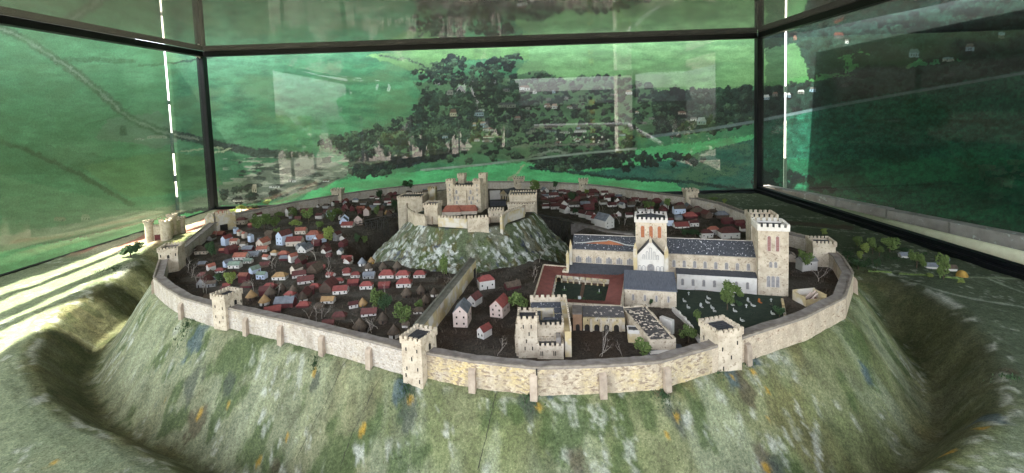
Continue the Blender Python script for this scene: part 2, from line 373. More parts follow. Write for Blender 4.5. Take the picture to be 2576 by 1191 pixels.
# chalk streaks down the slope
st = fbm(TT*4.5+fbm(X*3, Y*3, 31)*2.0, S*2.6+TT*.3, 32, 4); msk = fbm(X*1.1, Y*1.1, 33)
colr = lerp(colr, (.40, .41, .37), sstep(.57, .70, st*.62+.38*fbm(X*9, Y*9, 37))*sstep(.48, .62, msk)*.8*sstep(3.0, 2.5, S))
colr = lerp(colr, (.42, .43, .39), sstep(.60, .72, fbm(X*5, Y*5, 34, 4))*sstep(.5, .6, fbm(X*.6, Y*.6, 35))*.5*(1-.8*sstep(2.4, 2.8, S)*sstep(4.6, 4.2, S)))
colr = lerp(colr, (.42, .43, .40), sstep(.5, .65, fbm(TT*2, S*2, 36))*np.exp(-((S-4.75)/.25)**2)*.8*sstep(28, 24, Y))
# blue-grey and brown scrub bands, ochre spots
def near(k, x, y, rad, z=-.4):
    p = gc(k, x, y, z); return np.hypot(X-p.x, Y-p.y)/rad + (fbm(X*6, Y*6, int(x), 4)-.5)*2.2
spots_b = [('X3',1130,720,.30,-.5),('X3',1080,600,.2,-.2),('X4',1110,650,.22,-.3),('X4',1190,880,.20,-.8),('X4',1600,490,.22,-.2),('X4',1700,600,.25,-.5),('X4',150,780,.24,-.5),('X4',300,640,.14,-.15),
           ('X4',1850,880,.20,-.9),('X4',1950,980,.22,-1.1),('X4',1760,440,.25,-.3),('X3',200,700,.18,-.5),('X3',490,480,.16,-.2),('X1',900,560,.35,-.3),('X1',880,880,.3,-1.6),('X1',870,660,.3,-.6),('X2',1180,920,.3,-1.2),
           ('X4',480,1090,.2,-1.0),('X1',1050,690,.25,-.6),('X2',560,580,.15,-.6),('X2',1290,700,.2,-1.2),('X2',130,1040,.2,-1.2)]
for i, (k, x, y, rad, z) in enumerate(spots_b):
    dn = near(k, x, y, rad, z); cc = [(.06, .07, .06), (.055, .085, .11), (.075, .06, .04)][i % 3]
    colr = lerp(colr, cc, sstep(1.2, .6, dn)*.75)
spots_o = [('X3',480,465,.06,-.2),('X3',800,810,.09,-.8),('X3',1130,740,.08,-.6),('X3',95,850,.05,-.9),('X4',215,890,.07,-.8),('X4',1075,680,.06,-.4),('X4',1200,870,.08,-.8),('X4',1150,960,.07,-.9),('X4',1605,500,.06,-.2),
           ('X4',1760,510,.07,-.4),('X4',1870,670,.08,-.6),('X4',1860,890,.09,-.9),('X4',1480,480,.08,-.2),('X2',60,820,.06,-.9),('X2',1155,975,.12,-1.2),('X2',980,1080,.14,-1.2),('X1',1040,735,.08,-.7),('X1',735,680,.06,-.7),('X1',1170,960,.08,-1.3),
           ('X1',910,800,.1,-1.2),('X1',250,1170,.15,-1.2),('X3',280,590,.05,-.3),('X2',150,1080,.06,-1.3)]
for (k, x, y, rad, z) in spots_o:
    colr = lerp(colr, (.36, .22, .035), sstep(1.1, .5, near(k, x, y, rad, z))*.85)
# left strips of ploughed fields by the glass
fs = (X+27)*.9+(Y-20)*.25
strip = sstep(.25, .35, np.abs(((fs*.45) % 1)-.5))*sstep(-20.5, -22, X)*sstep(27.5, 30, Y)
colr = lerp(colr, (.40, .17, .14), strip*.8)
colr = lerp(colr, (.42, .38, .28), (1-strip)*sstep(-20.5, -22, X)*sstep(27.5, 30, Y)*.7)
# right: brown field and pale tracks
def track(pts, wd, cc, al=.9):
    global colr
    best = np.full(X.shape, 1e9); P2 = [g(*p, -1.25) for p in pts]
    for a, b in zip(P2[:-1], P2[1:]):
        dx, dy = b.x-a.x, b.y-a.y; L = dx*dx+dy*dy
        t = np.clip(((X-a.x)*dx+(Y-a.y)*dy)/L, 0, 1); best = np.minimum(best, np.hypot(X-a.x-t*dx, Y-a.y-t*dy))
    best = best+(fbm(X*3, Y*3, 77)-.5)*wd*.8
    colr = lerp(colr, cc, sstep(wd, wd*.6, best)*al*flatm)
track([c('X2', 800, 240), c('X2', 960, 290), c('X2', 1372, 345)], .16, (.27, .29, .25))
track([c('L', 950, 650), c('L', 1600, 690), c('L', 1950, 725), c('L', 2500, 740)], .12, (.22, .25, .18))
track([c('L', 2200, 740), c('L', 2576, 880)], .1, (.22, .25, .2))
track([c('L', 100, 180), c('L', 920, 260)], .1, (.22, .24, .19))
track([c('L', 0, 90), c('L', 450, 105)], .1, (.22, .24, .19))
track([c('L', 40, 140), c('L', 700, 195)], .75, (.085, .062, .05))
V = np.stack([X, Y, Z], -1).reshape(-1, 3); idx = np.arange(NT*NR).reshape(NT, NR)
nx = np.roll(idx, -1, 0)
Fq = np.stack([idx[:, :-1], idx[:, 1:], nx[:, 1:], nx[:, :-1]], -1).reshape(-1, 4)
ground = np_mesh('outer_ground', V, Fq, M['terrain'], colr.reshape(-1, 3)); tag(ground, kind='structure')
# ---- cracks across the painted slope
def hh(x, y): return float(outer_h(np.array([x]), np.array([y]))[0])
def slope_pt(k, x, y):
    """where the sight line of a measured point meets the slope"""
    d = ray(*c(k, x, y)).normalized(); t = 6.0
    while t < 45:
        p = CAM+d*t
        if p.z < hh(p.x, p.y): break
        t += .03
    return p
for pts in ([(705,450),(650,540),(560,740),(470,900),(350,1140)], [(985,520),(880,640),(840,740),(740,940),(650,1190)], [(1710,640),(1680,760),(1650,880),(1620,1020),(1570,1190)]):
    mb = MB(); W_ = [slope_pt('X3', *p) for p in pts]
    fine_ = []
    for a, b in zip(W_[:-1], W_[1:]):
        for i in range(8):
            p = a.lerp(b, i/8); fine_.append((p.x+random.uniform(-.012, .012), p.y+random.uniform(-.01, .01)))
    vs_, fs_ = [], []
    for i, (x, y) in enumerate(fine_):
        wd = random.uniform(.004, .011)
        for s_ in (-1, 1): vs_.append((x+s_*wd, y, hh(x+s_*wd, y)+.012))
        if i: fs_.append((2*i-2, 2*i-1, 2*i+1, 2*i))
    mb.add(vs_, fs_); tag(mb.build('ground_crack', M['glassdark']), kind='structure')
# ---- town ground
n = 300
q = np.linspace(0, 1, 200); ths2 = np.linspace(-math.pi, math.pi, 600, endpoint=False)
rw2 = np.array([rwall(t) for t in ths2])-.1
X2 = RC[0]+rw2[:, None]*q*np.cos(ths2)[:, None]; Y2 = RC[1]+rw2[:, None]*q*np.sin(ths2)[:, None]
Z2 = inner_h(X2, Y2)
cc2 = np.zeros(X2.shape+(3,)); cc2[:] = (.085, .070, .060)
cc2 = lerp(cc2, (.14, .122, .11), sstep(.45, .65, fbm(X2*.8, Y2*.8, 41)))
cc2 = lerp(cc2, (.085, .06, .045), sstep(.5, .7, fbm(X2*1.3, Y2*1.3, 42))*.8)
for pts in ([(640,600),(760,640),(880,640),(930,700),(1090,705)], [(480,700),(600,735),(740,740),(900,740),(1040,760)], [(560,560),(700,575),(860,560),(930,590)], [(1120,780),(1210,740),(1290,680),(1340,660)], [(1330,545),(1450,560),(1560,600)], [(700,690),(760,760),(880,800)]):
    P2 = [g(*p, 0) for p in pts]; best = np.full(X2.shape, 1e9)
    for a, b in zip(P2[:-1], P2[1:]):
        dx, dy = b.x-a.x, b.y-a.y; L = dx*dx+dy*dy; t = np.clip(((X2-a.x)*dx+(Y2-a.y)*dy)/L, 0, 1); best = np.minimum(best, np.hypot(X2-a.x-t*dx, Y2-a.y-t*dy))
    cc2 = lerp(cc2, (.16, .145, .13), sstep(.38, .18, best+(fbm(X2*2, Y2*2, 44)-.5)*.5)*.8)
cc2 = cc2*.7
V = np.stack([X2, Y2, Z2], -1).reshape(-1, 3); idx = np.arange(600*200).reshape(600, 200); nx = np.roll(idx, -1, 0)
Fq = np.stack([idx[:, :-1], idx[:, 1:], nx[:, 1:], nx[:, :-1]], -1).reshape(-1, 4)
tag(np_mesh('town_ground', V, Fq, M['terrain'], cc2.reshape(-1, 3)), kind='structure')
# ---- motte
rr = np.linspace(0, 5.9, 150); th3 = np.linspace(-math.pi, math.pi, 500, endpoint=False)
RR3 = np.broadcast_to(rr[None, :], (500, 150)); TH3 = np.broadcast_to(th3[:, None], (500, 150))
X3 = MC[0]+RR3*np.cos(TH3)*(1-.10*sstep(0, .6, np.cos(TH3))*sstep(3.4, 4.6, RR3)-.04*sstep(0, .6, -np.cos(TH3))*sstep(3.4, 4.6, RR3)); Y3 = MC[1]+RR3*np.sin(TH3)
wob = sstep(3.2, 3.7, RR3)*sstep(6.2, 5.4, RR3)
Z3 = motte_h(RR3-(fbm(TH3*2.5, RR3*.3, 51)-.5)*.5*wob) + (fbm(X3*4, Y3*4, 52, 4)-.5)*.34*wob
cc3 = np.zeros(X3.shape+(3,)); cc3[:] = (.11, .135, .08)
cc3 = lerp(cc3, (.20, .20, .16), sstep(.4, .65, fbm(X3*1.2, Y3*1.2, 53)))
cc3 = lerp(cc3, (.15, .115, .05), sstep(.56, .70, fbm(X3*2.6, Y3*2.6, 54))*.6)
cc3 = lerp(cc3, (.08, .11, .03), sstep(.56, .7, fbm(X3*1.9, Y3*1.9, 58))*.8)
st = fbm(TH3*14, RR3*1.6, 55, 3)
cc3 = lerp(cc3, (.58, .60, .60), sstep(.56, .64, fbm(X3*7, Y3*7, 56, 4)*.6+st*.4)*.9)
cc3 = lerp(cc3, (.58, .60, .60), sstep(.52, .62, fbm(X3*7, Y3*7, 57, 4))*sstep(.45, .65, fbm(X3*1.4, Y3*1.4, 59, 3))*sstep(-.2, .4, .9-Z3)*.9)
cc3 = lerp(cc3, (.07, .08, .12), sstep(.7, .76, fbm(X3*2.6, Y3*2.6, 60))*.9)
cc3 = lerp(cc3, (.06, .055, .045), sstep(3.1, 2.9, RR3))
V = np.stack([X3, Y3, Z3], -1).reshape(-1, 3); idx = np.arange(500*150).reshape(500, 150); nx = np.roll(idx, -1, 0)
Fq = np.stack([idx[:, :-1], idx[:, 1:], nx[:, 1:], nx[:, :-1]], -1).reshape(-1, 4)
tag(np_mesh('motte_hill', V, Fq, M['terrain'], cc3.reshape(-1, 3)), kind='structure')
# ------------------------------------------------------------------ display case
DG = 42.0; ZT = 12.2
case = empty('display_case', (0, 42, -1.3)); tag(case, 'black framed glass display case with grey glossy roof sheet over the model town', 'display case')
def cpart(name, mb, m): 
    o = mb.build(name, m); o.parent = case; o.matrix_parent_inverse = Matrix.Translation((0, -42, 1.3)); return o
def lx(d): return xl0+(xl1-xl0)*d/42
for (x, y) in ((lx(42)-.1, 42.1), (21.85, 42.1), (lx(-.5)-.1, -.5), (21.85, -.5)):
    mb = MB(); mb.box(x-.28, x+.28, y-.28, y+.28, -2.5, ZT+.2); cpart('post', mb, M['frame'])
mb = MB(); mb.box(lx(42)+.2, 21.55, 41.85, 42.35, ZT, ZT+.45); cpart('rail', mb, M['frame'])
mb = MB(); mb.box(lx(0)+.2, 21.55, -.75, -.25, ZT, ZT+.45); cpart('rail', mb, M['frame'])
mb = MB(); mb.obox((lx(0), -.2), (lx(41.8), 41.8), .28, ZT, ZT+.45); cpart('rail', mb, M['frame'])
mb = MB(); mb.box(21.6, 22.1, -.2, 41.8, ZT, ZT+.45); cpart('rail', mb, M['frame'])
mb = MB(); mb.box(lx(42)+.2, 21.55, 41.9, 42.3, -2.4, -1.05); mb.box(4, 21.5, 41.2, 41.88, -1.35, -1.2); cpart('rail', mb, M['frame'])
mb = MB(); mb.box(21.62, 22.0, -.2, 41.8, -2.4, -.78); mb.box(21.3, 21.615, 0, 41.85, -2.2, -1.0); cpart('rail', mb, M['frame'])
mb = MB(); mb.obox((lx(0)-.05, -.2), (lx(41.8)-.05, 41.8), .12, -2.4, -1.2); cpart('rail', mb, M['frame'])
def pane(p, q, z0, z1, t=.03):
    mb = MB(); mb.obox(p, q, t/2, z0, z1); return cpart('glass_pane', mb, M['glass'])
pane((lx(42)+.2, 42.1), (21.55, 42.1), -1.05, ZT)
pane((lx(0)-.03, -.2), (lx(41.8)-.03, 41.8), -1.2, ZT)
pane((21.8, -.2), (21.8, 41.8), -.78, ZT)
mb = MB(); mb.obox((lx(0)+3.2, -1.0), (lx(22)+.2, 21.8), 3.4, ZT+.35, ZT+.37, off=.0) if False else mb.add([(lx(0)+.2, -1.4, ZT+.5), (lx(0)+6.6, -1.4, ZT+.5), (lx(22)+.25, 22, ZT+.5)], [(0, 1, 2)]); cpart('sun_gap_glass', mb, M['glass'])  # added glazing over the unseen roof corner opened for sun patches
mb = MB(); mb.add([(lx(0)+6.8, -1.6, ZT+.46), (31.5, -1.6, ZT+.46), (31.5, 18, ZT+.46), (26.0, 42.4, ZT+.46), (lx(42)+.3, 42.4, ZT+.46), (lx(22)+.3, 22, ZT+.46), (lx(0)+6.8, -1.6, ZT+.6), (31.5, -1.6, ZT+.6), (31.5, 18, ZT+.6), (26.0, 42.4, ZT+.6), (lx(42)+.3, 42.4, ZT+.6), (lx(22)+.3, 22, ZT+.6)],
       [(5,4,3,2,1,0),(6,7,8,9,10,11)]+[(i, (i+1) % 6, 6+(i+1) % 6, 6+i) for i in range(6)])  # right overhang added to shade its board, left corner cut away for sun
mb_ = mb; mb = MB(); mb.obox((lx(0)+3.6, -1.2), (lx(16)+.6, 16), .35, ZT+.52, ZT+.66); cpart('sun_slat', mb, M['frame']); mb = mb_; cpart('roof_sheet', mb, M['roofsheet'])  # unseen slat added across the open corner to split the sun
for (xa, xb, hw_) in ((-33.3, -31.7, .3), (-30.6, -29.2, .5)):  # slats added in the roof gap to cut the sun into stripes
    mb = MB(); mb.obox((xa, 6), (xb, 41), hw_, 13.75, 13.95); cpart('sun_slat', mb, M['frame'])
# table body below
m_tab = simple('case_plinth', (.10, .10, .095), None, 4)
mb = MB(); mb.box(-28.2, 21.9, -.7, 41.2, -9, -4.2); cpart('plinth', mb, m_tab)
# little painted bracket knob at the left corner
mb = MB(); 
for k in range(5):
    a = 2*math.pi*k/5; mb.bar((lx(42)-.1, 41.75, ZT+.15), (lx(42)-.1+.3*math.cos(a), 41.72, ZT+.15+.3*math.sin(a)), .12, .07, 6)
cpart('corner_clip', mb, M['stonew'])
# ------------------------------------------------------------------ printed panorama behind the glass (an aerial photo on boards)
def poly_in(X, Y, pts):
    ins = np.zeros(X.shape, bool); n = len(pts)
    for i in range(n):
        a = pts[i]; b = pts[(i+1) % n]
        ins ^= ((a[1] > Y) != (b[1] > Y)) & (X < (b[0]-a[0])*(Y-a[1])/(b[1]-a[1]+1e-9)+a[0])
    return ins
def seg_d(X, Y, pts):
    best = np.full(X.shape, 1e9)
    for a, b in zip(pts[:-1], pts[1:]):
        dx, dy = b[0]-a[0], b[1]-a[1]; L = dx*dx+dy*dy+1e-9
        t = np.clip(((X-a[0])*dx+(Y-a[1])*dy)/L, 0, 1); best = np.minimum(best, np.hypot(X-a[0]-t*dx, Y-a[1]-t*dy))
    return best
rng = np.random.RandomState(4)
WOODP = [(1040,205),(1120,205),(1250,205),(1290,190),(1370,175),(1400,200),(1560,190),(1640,215),(1700,245),(1890,215),(1890,310),(1800,335),(1600,345),(1600,400),(1400,430),(1330,410),(1150,380),(1000,400),(900,400),(800,380),(820,350),(950,320),(1040,290),(1060,230)]
BLOBS = []
def scatter(n, poly, r0, r1, cols):
    xs = [p[0] for p in poly]; ys = [p[1] for p in poly]; k = 0
    while k < n:
        x = rng.uniform(min(xs), max(xs)); y = rng.uniform(min(ys), max(ys))
        if poly_in(np.array([x]), np.array([y]), poly)[0]:
            BLOBS.append((x, y, rng.uniform(r0, r1), cols[rng.randint(len(cols))])); k += 1
TC = [lin(30, 62, 52), lin(22, 45, 40), lin(48, 82, 60), lin(60, 98, 66), lin(36, 70, 50), lin(18, 34, 34)]
scatter(900, WOODP, 4, 13, TC)
scatter(150, [c('Q', *p) for p in ((960,330),(1040,290),(1150,255),(1200,270),(1230,300),(1430,250),(1460,260),(1400,300),(1360,380),(1100,380),(1000,360))], 5, 13, TC)
scatter(160, [c('Q', *p) for p in ((540,650),(700,600),(960,570),(1150,560),(1240,620),(1180,660),(860,700),(700,710))], 6, 15, TC)
scatter(120, [c('Q', *p) for p in ((950,560),(1000,440),(1200,400),(1480,360),(1480,560),(1250,600))], 7, 18, TC[:2]+TC[4:])
scatter(70, [(1320,400),(1600,380),(1800,400),(1600,425),(1340,425)], 7, 16, TC[:2]+TC[4:])
scatter(40, [(890,405),(1150,375),(1150,395),(960,432),(900,445)], 6, 12, [lin(22, 34, 36), lin(30, 44, 44)])
scatter(25, [(870,415),(990,405),(1000,440),(900,450)], 8, 14, TC)
scatter(260, [(1905,0),(2576,-40),(2620,160),(2300,150),(2230,190),(2040,185),(2000,110),(1905,120)], 9, 22, [lin(14, 34, 32), lin(10, 24, 24), lin(26, 52, 44)])
scatter(120, [(1640,225),(1910,215),(2250,195),(2576,120),(2576,175),(2330,220),(2080,262),(1910,300),(1700,330)], 7, 15, [lin(18, 38, 34), lin(26, 54, 44), lin(14, 28, 28)])
scatter(80, [(1700,-60),(2100,-60),(2000,60),(1700,60)], 10, 25, TC)
scatter(30, [(1905,430),(2050,440),(2100,480),(1905,470)], 10, 18, [lin(14, 36, 34), lin(10, 28, 28)])
scatter(14, [(560,470),(690,480),(690,500),(560,510)], 8, 14, TC)
for (x, y, r) in ((1075,395,9),(1130,400,12),(1180,405,12),(1240,398,12),(1300,392,12),(1350,388,12),(1100,340,30),(1160,345,28),(1280,325,20),(1120,335,24),(980,345,14),(1010,345,14)):
    BLOBS.append((x, y, r, TC[3]))
BLOBS.sort(key=lambda t: t[1])
HOUSES = []
def hs(x, y, w_, h_, wall, roof): HOUSES.append((x, y, w_, h_, wall, roof))
WH = lin(178, 184, 184); GR = lin(104, 106, 102); BR = lin(110, 80, 66); SLT = lin(60, 66, 72); BLU = lin(120, 150, 170)
for t in ((1320,222,26,9,WH,BR),(1345,232,10,8,WH,GR),(1205,285,22,12,BLU,SLT),(1275,265,44,10,GR,SLT),(1140,285,16,14,lin(190,175,150),BR),(1228,326,26,7,WH,BR),(1395,268,14,10,WH,lin(170,140,120)),(1385,330,30,6,BLU,SLT),
          (1420,333,26,5,WH,GR),(1230,345,28,4,WH,BR),(1460,330,30,6,WH,GR),(1765,306,22,14,BLU,lin(150,165,175)),(1745,300,18,8,WH,GR),(1715,285,20,6,lin(160,150,140),BR),(1925,246,22,10,BLU,WH),(1950,238,14,8,GR,BR),
          (1980,240,18,9,BLU,WH),(2015,232,16,8,GR,WH),(2045,226,16,9,BLU,GR),(2110,90,26,12,lin(60,60,60),lin(90,55,45)),(2130,105,10,8,WH,GR),(2300,135,26,16,BLU,lin(90,120,130)),(2440,120,20,14,BLU,GR),(2385,150,30,8,WH,BLU),
          (2000,96,8,9,BR,BR),(2520,90,18,12,GR,BLU),(640,475,12,16,lin(180,170,140),lin(180,170,140)),(600,505,30,5,lin(200,200,180),GR),(690,470,26,5,WH,GR),(735,455,22,6,WH,GR),(820,455,16,5,WH,BR),(215,548,22,12,lin(150,165,125),lin(130,150,110)),
          (150,552,30,8,lin(130,140,100),lin(120,120,90)),(395,345,50,6,lin(150,145,125),lin(130,130,118)),(350,350,26,5,lin(140,140,130),GR),(310,330,18,20,lin(50,66,70),lin(50,66,70)),(1225,355,24,5,WH,GR)): hs(*t)
for _ in range(34):
    x = rng.uniform(1080, 1640); y = rng.uniform(225, 372); hs(x, y, rng.uniform(7, 17), rng.uniform(4, 8), [WH, GR, BLU][rng.randint(3)], [BR, SLT, GR, lin(150, 130, 108)][rng.randint(4)])
def paint(X, Y):
    wx = X+(fbm(X*.05, Y*.05, 61)-.5)*14+(fbm(X*.3, Y*.3, 62, 3)-.5)*12
    wy = Y+(fbm(X*.05, Y*.05, 63)-.5)*10+(fbm(X*.3, Y*.3, 64, 3)-.5)*8
    C = np.zeros(X.shape+(3,)); C[:] = lin(40, 132, 82)
    C = lerp(C, lin(64, 150, 96), sstep(.4, .7, fbm(X*.012, Y*.02, 65))*.8)
    C = lerp(C, lin(30, 112, 70), sstep(.45, .7, fbm(X*.03, Y*.09, 66))*.55)
    def fill(pts, col, al=1.0): 
        nonlocal C
        C = lerp(C, col, poly_in(wx, wy, pts)*al)
    def line(pts, wd, col, al=1.0, jit=True):
        nonlocal C
        d = seg_d(wx if jit else X, wy if jit else Y, pts); C = lerp(C, col, sstep(wd, wd*.6, d)*al)
    fill([(1180,60),(1290,118),(1330,150),(1290,190),(1400,200),(1560,190),(1640,220),(1700,245),(1900,215),(2040,195),(2260,172),(2150,140),(1905,105),(1900,-80),(1180,-80)], lin(104, 168, 92))
    fill([(920,140),(1060,120),(1330,110),(1330,150),(1120,150),(1080,185),(1040,180)], lin(98, 160, 76))
    fill([(1925,-80),(2300,-80),(2290,200),(1925,225)], lin(72, 122, 74))
    line([(960,140),(1030,150),(1090,185)], 3, lin(60, 90, 66))
    fill([(1500,110),(1900,118),(1900,160),(1700,150)], lin(120, 182, 100), .6)
    fill([(640,-80),(1000,-80),(900,60),(640,60)], lin(58, 120, 80), .7)
    # valley floor
    fill([(780,480),(900,442),(1160,425),(1600,376),(1900,340),(1900,600),(520,620),(560,540),(760,505)], lin(44, 186, 104))
    fill([(1330,425),(1500,432),(1700,400),(1905,345),(2060,430),(2800,420),(2800,760),(1905,700),(1700,462),(1500,445)], lin(18, 104, 84))
    fill([(1905,300),(2080,264),(2330,222),(2576,178),(2800,140),(2800,900),(1905,900)], lin(14, 88, 68))
    fill([(1905,400),(2800,400),(2800,900),(1905,900)], lin(10, 92, 60), .8)
    fill([(2050,480),(2300,500),(2700,560),(2700,700),(2050,560)], lin(18, 100, 66), .7)
    C = lerp(C, lin(8, 66, 48), ((X > 1905) & (Y > 300))*sstep(.45, .62, fbm(X*.008, Y*.03, 70))*.7)
    line([(1330,422),(1450,436),(1600,452),(1760,462),(1900,482)], 5, lin(20, 64, 56))
    line([(1270,462),(1290,445),(1316,418)], 3.5, lin(150, 170, 120))
    fill(WOODP, lin(62, 112, 70))
    fill([(1140,190),(1290,190),(1300,240),(1200,250)], lin(70, 100, 66), .5)
    fill([(1380,300),(1560,290),(1590,345),(1400,360)], lin(76, 140, 78), .8)
    fill([(1905,210),(2040,190),(2260,172),(2220,200),(2050,205),(1905,240)], lin(56, 116, 60))
    fill([(1905,0),(1905,118),(2000,112),(2040,186),(2240,190),(2310,150),(2800,150),(2800,-300),(1905,-300)], lin(22, 48, 42))
    fill([(2100,150),(2190,120),(2200,150),(2120,190)], lin(60, 128, 66))
    fill([(1900,225),(2576,130),(2800,100),(2800,150),(2576,178),(2330,222),(2080,264),(1905,305),(1650,345),(1640,225)], lin(24, 52, 44))
    # left farm land
    fill([(0,355),(120,365),(290,400),(280,430),(150,440),(0,440)], lin(30, 110, 70), .9)
    fill([(0,440),(330,520),(560,480),(530,540),(0,640)], lin(86, 140, 92), .7)
    fill([(200,420),(430,380),(530,400),(560,470),(330,500)], lin(76, 134, 66), .8)
    fill([(270,300),(400,280),(460,350),(400,375),(330,360),(240,350)], lin(92, 112, 98), .8)
    line([(-80,40),(60,95),(200,190),(330,300),(400,330),(500,352),(640,385),(780,392)], 13, lin(46, 66, 58))
    line([(-80,40),(60,95),(200,190),(330,300),(400,330),(500,352)], 3.5, lin(110, 118, 104))
    line([(-40,345),(60,375),(200,440),(330,515)], 7, lin(34, 62, 50))
    line([(160,150),(340,155)], 6, lin(40, 84, 60), .8); line([(215,315),(300,290),(330,270)], 2.5, lin(36, 100, 66), .8)
    line([(350,168),(500,150),(620,120)], 3, lin(34, 78, 54)); line([(540,385),(580,375)], 3, lin(160, 180, 130)); line([(460,380),(560,372)], 3, lin(150, 170, 120), .8)
    line([(-20,610),(200,572),(380,540),(530,505),(600,480)], 15, lin(128, 146, 112), .9)
    line([(-20,650),(200,600),(380,556),(560,515)], 6, lin(72, 92, 76))
    fill([(-40,640),(200,600),(400,552),(560,520),(760,505),(760,620),(-40,780)], lin(44, 172, 92))
    fill([(-40,640),(200,600),(400,552),(560,520),(560,545),(200,625),(-40,680)], lin(56, 196, 104))
    # hamlet, lower left of the middle board
    fill([(545,470),(640,440),(700,400),(800,395),(880,420),(870,445),(790,480),(700,500),(560,520)], lin(96, 112, 96))
    C = lerp(C, lin(150, 158, 140), poly_in(X, Y, [(560,400),(900,385),(870,445),(700,500),(560,520)])*sstep(.55, .66, fbm(X*.03, Y*.16, 71))*.9)
    C = lerp(C, lin(40, 56, 52), poly_in(X, Y, [(600,400),(900,385),(870,445),(700,500),(600,520)])*sstep(.55, .64, fbm(X*.04, Y*.12, 72))*.9)
    fill([(880,400),(1155,370),(1152,396),(960,432),(900,446)], lin(20, 32, 36))
    for (x, y, r, col) in BLOBS:
        m_ = (np.abs(X-x) < r*1.5) & (np.abs(Y-y) < r*1.5)
        if not m_.any(): continue
        xs, ys = X[m_], Y[m_]
        e = np.hypot((xs-x), (ys-y)*1.25)/r+(vn(xs*.22, ys*.22, 81)-.5)*.9
        lit = np.clip(.6+(-(ys-y)-(xs-x)*.4)/r*.6+(vn(xs*.5, ys*.5, 82)-.5)*1.0, .12, 2.2)
        a = sstep(1.0, .85, e); C[m_] = C[m_]*(1-a[:, None])+np.array(col)[None, :]*lit[:, None]*a[:, None]
    line([(1060,428),(1200,416),(1320,402),(1450,388),(1600,374)], 3.2, lin(130, 150, 140), 1, False)
    line([(1320,400),(1390,378),(1430,385)], 4, lin(130, 140, 128), .8)
    line([(1640,344),(1780,326),(1900,306),(2080,270),(2330,226),(2576,184),(2800,150)], 4.5, lin(92, 118, 124), .9, False)
    line([(1290,370),(1400,366),(1520,360)], 4, lin(120, 124, 110), .6)
    for (x, y, w_, h_, wall, roof) in HOUSES:
        dx = (X-x)/w_; dy = (Y-y)/h_
        C = lerp(C, wall, ((np.abs(dx) < .5) & (dy > -.1) & (dy < .6)))
        C = lerp(C, lin(40, 46, 50), ((np.abs(dx) < .45) & (dy > .1) & (dy < .42) & ((X % 6) < 2.4)))
        C = lerp(C, roof, ((np.abs(dx) < .56+dy*.3) & (dy > -.7) & (dy <= -.1)))
    for i in range(14):
        x = 1400+rng.uniform(0, 130); y = 350+rng.uniform(-8, 10); C = lerp(C, lin(200, 205, 190), ((np.abs(X-x) < 2) & (np.abs(Y-y) < 2)))
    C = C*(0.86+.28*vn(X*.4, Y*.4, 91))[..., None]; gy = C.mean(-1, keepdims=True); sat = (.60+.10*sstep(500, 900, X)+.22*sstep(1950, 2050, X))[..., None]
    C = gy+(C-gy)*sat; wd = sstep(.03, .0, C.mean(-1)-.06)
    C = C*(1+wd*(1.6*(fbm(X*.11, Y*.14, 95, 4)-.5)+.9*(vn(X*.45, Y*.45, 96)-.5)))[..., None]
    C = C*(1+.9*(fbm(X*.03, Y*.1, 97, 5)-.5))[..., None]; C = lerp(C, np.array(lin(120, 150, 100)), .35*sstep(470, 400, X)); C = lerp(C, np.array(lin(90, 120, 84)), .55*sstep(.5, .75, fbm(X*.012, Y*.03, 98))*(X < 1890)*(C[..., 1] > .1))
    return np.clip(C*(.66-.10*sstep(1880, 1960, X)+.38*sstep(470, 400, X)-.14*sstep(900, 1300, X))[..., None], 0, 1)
def board(name, p, q, z0, z1, nx_, nz, label):
    p = np.array(p); q = np.array(q); U, Wz = np.meshgrid(np.linspace(0, 1, nx_), np.linspace(z0, z1, nz))
    BX = p[0]+(q[0]-p[0])*U; BY = p[1]+(q[1]-p[1])*U
    Q = np.stack([BX-CAM.x, BY-CAM.y, Wz-CAM.z], -1); a = Q@np.array(fwd)
    Pxx = PX+F_*(Q@np.array(rc))/a; Pyy = PY-F_*(Q@np.array(uc))/a
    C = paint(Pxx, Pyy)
    d = (q-p)/np.linalg.norm(q-p); nrm = np.array([-d[1], d[0]])         # back side
    V = np.stack([BX, BY, Wz], -1).reshape(-1, 3); idx = np.arange(nx_*nz).reshape(nz, nx_)
    Fq = np.stack([idx[:-1, :-1], idx[:-1, 1:], idx[1:, 1:], idx[1:, :-1]], -1).reshape(-1, 4)
    o = empty(name, (float(p[0]), float(p[1]), z0)); tag(o, label, 'backdrop')
    s_ = np_mesh('print', V-np.array([p[0], p[1], z0]), Fq, M['print'], C.reshape(-1, 3), parent=o)
    mb = MB(); mb.obox((0, 0), (q-p), .12, 0, z1-z0, off=.16); b_ = mb.build('board', simple('board_back', (.25, .24, .22)), o)
    return o
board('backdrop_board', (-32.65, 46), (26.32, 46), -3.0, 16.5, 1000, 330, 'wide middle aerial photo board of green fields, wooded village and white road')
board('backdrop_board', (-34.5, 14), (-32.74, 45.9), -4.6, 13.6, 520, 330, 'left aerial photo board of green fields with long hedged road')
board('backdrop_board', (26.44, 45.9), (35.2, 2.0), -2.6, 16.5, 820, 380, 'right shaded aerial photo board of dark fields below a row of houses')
cl_ = simple('seam_tape', (.10, .14, .11), (.06, .09, .07), 3, rnd=0)
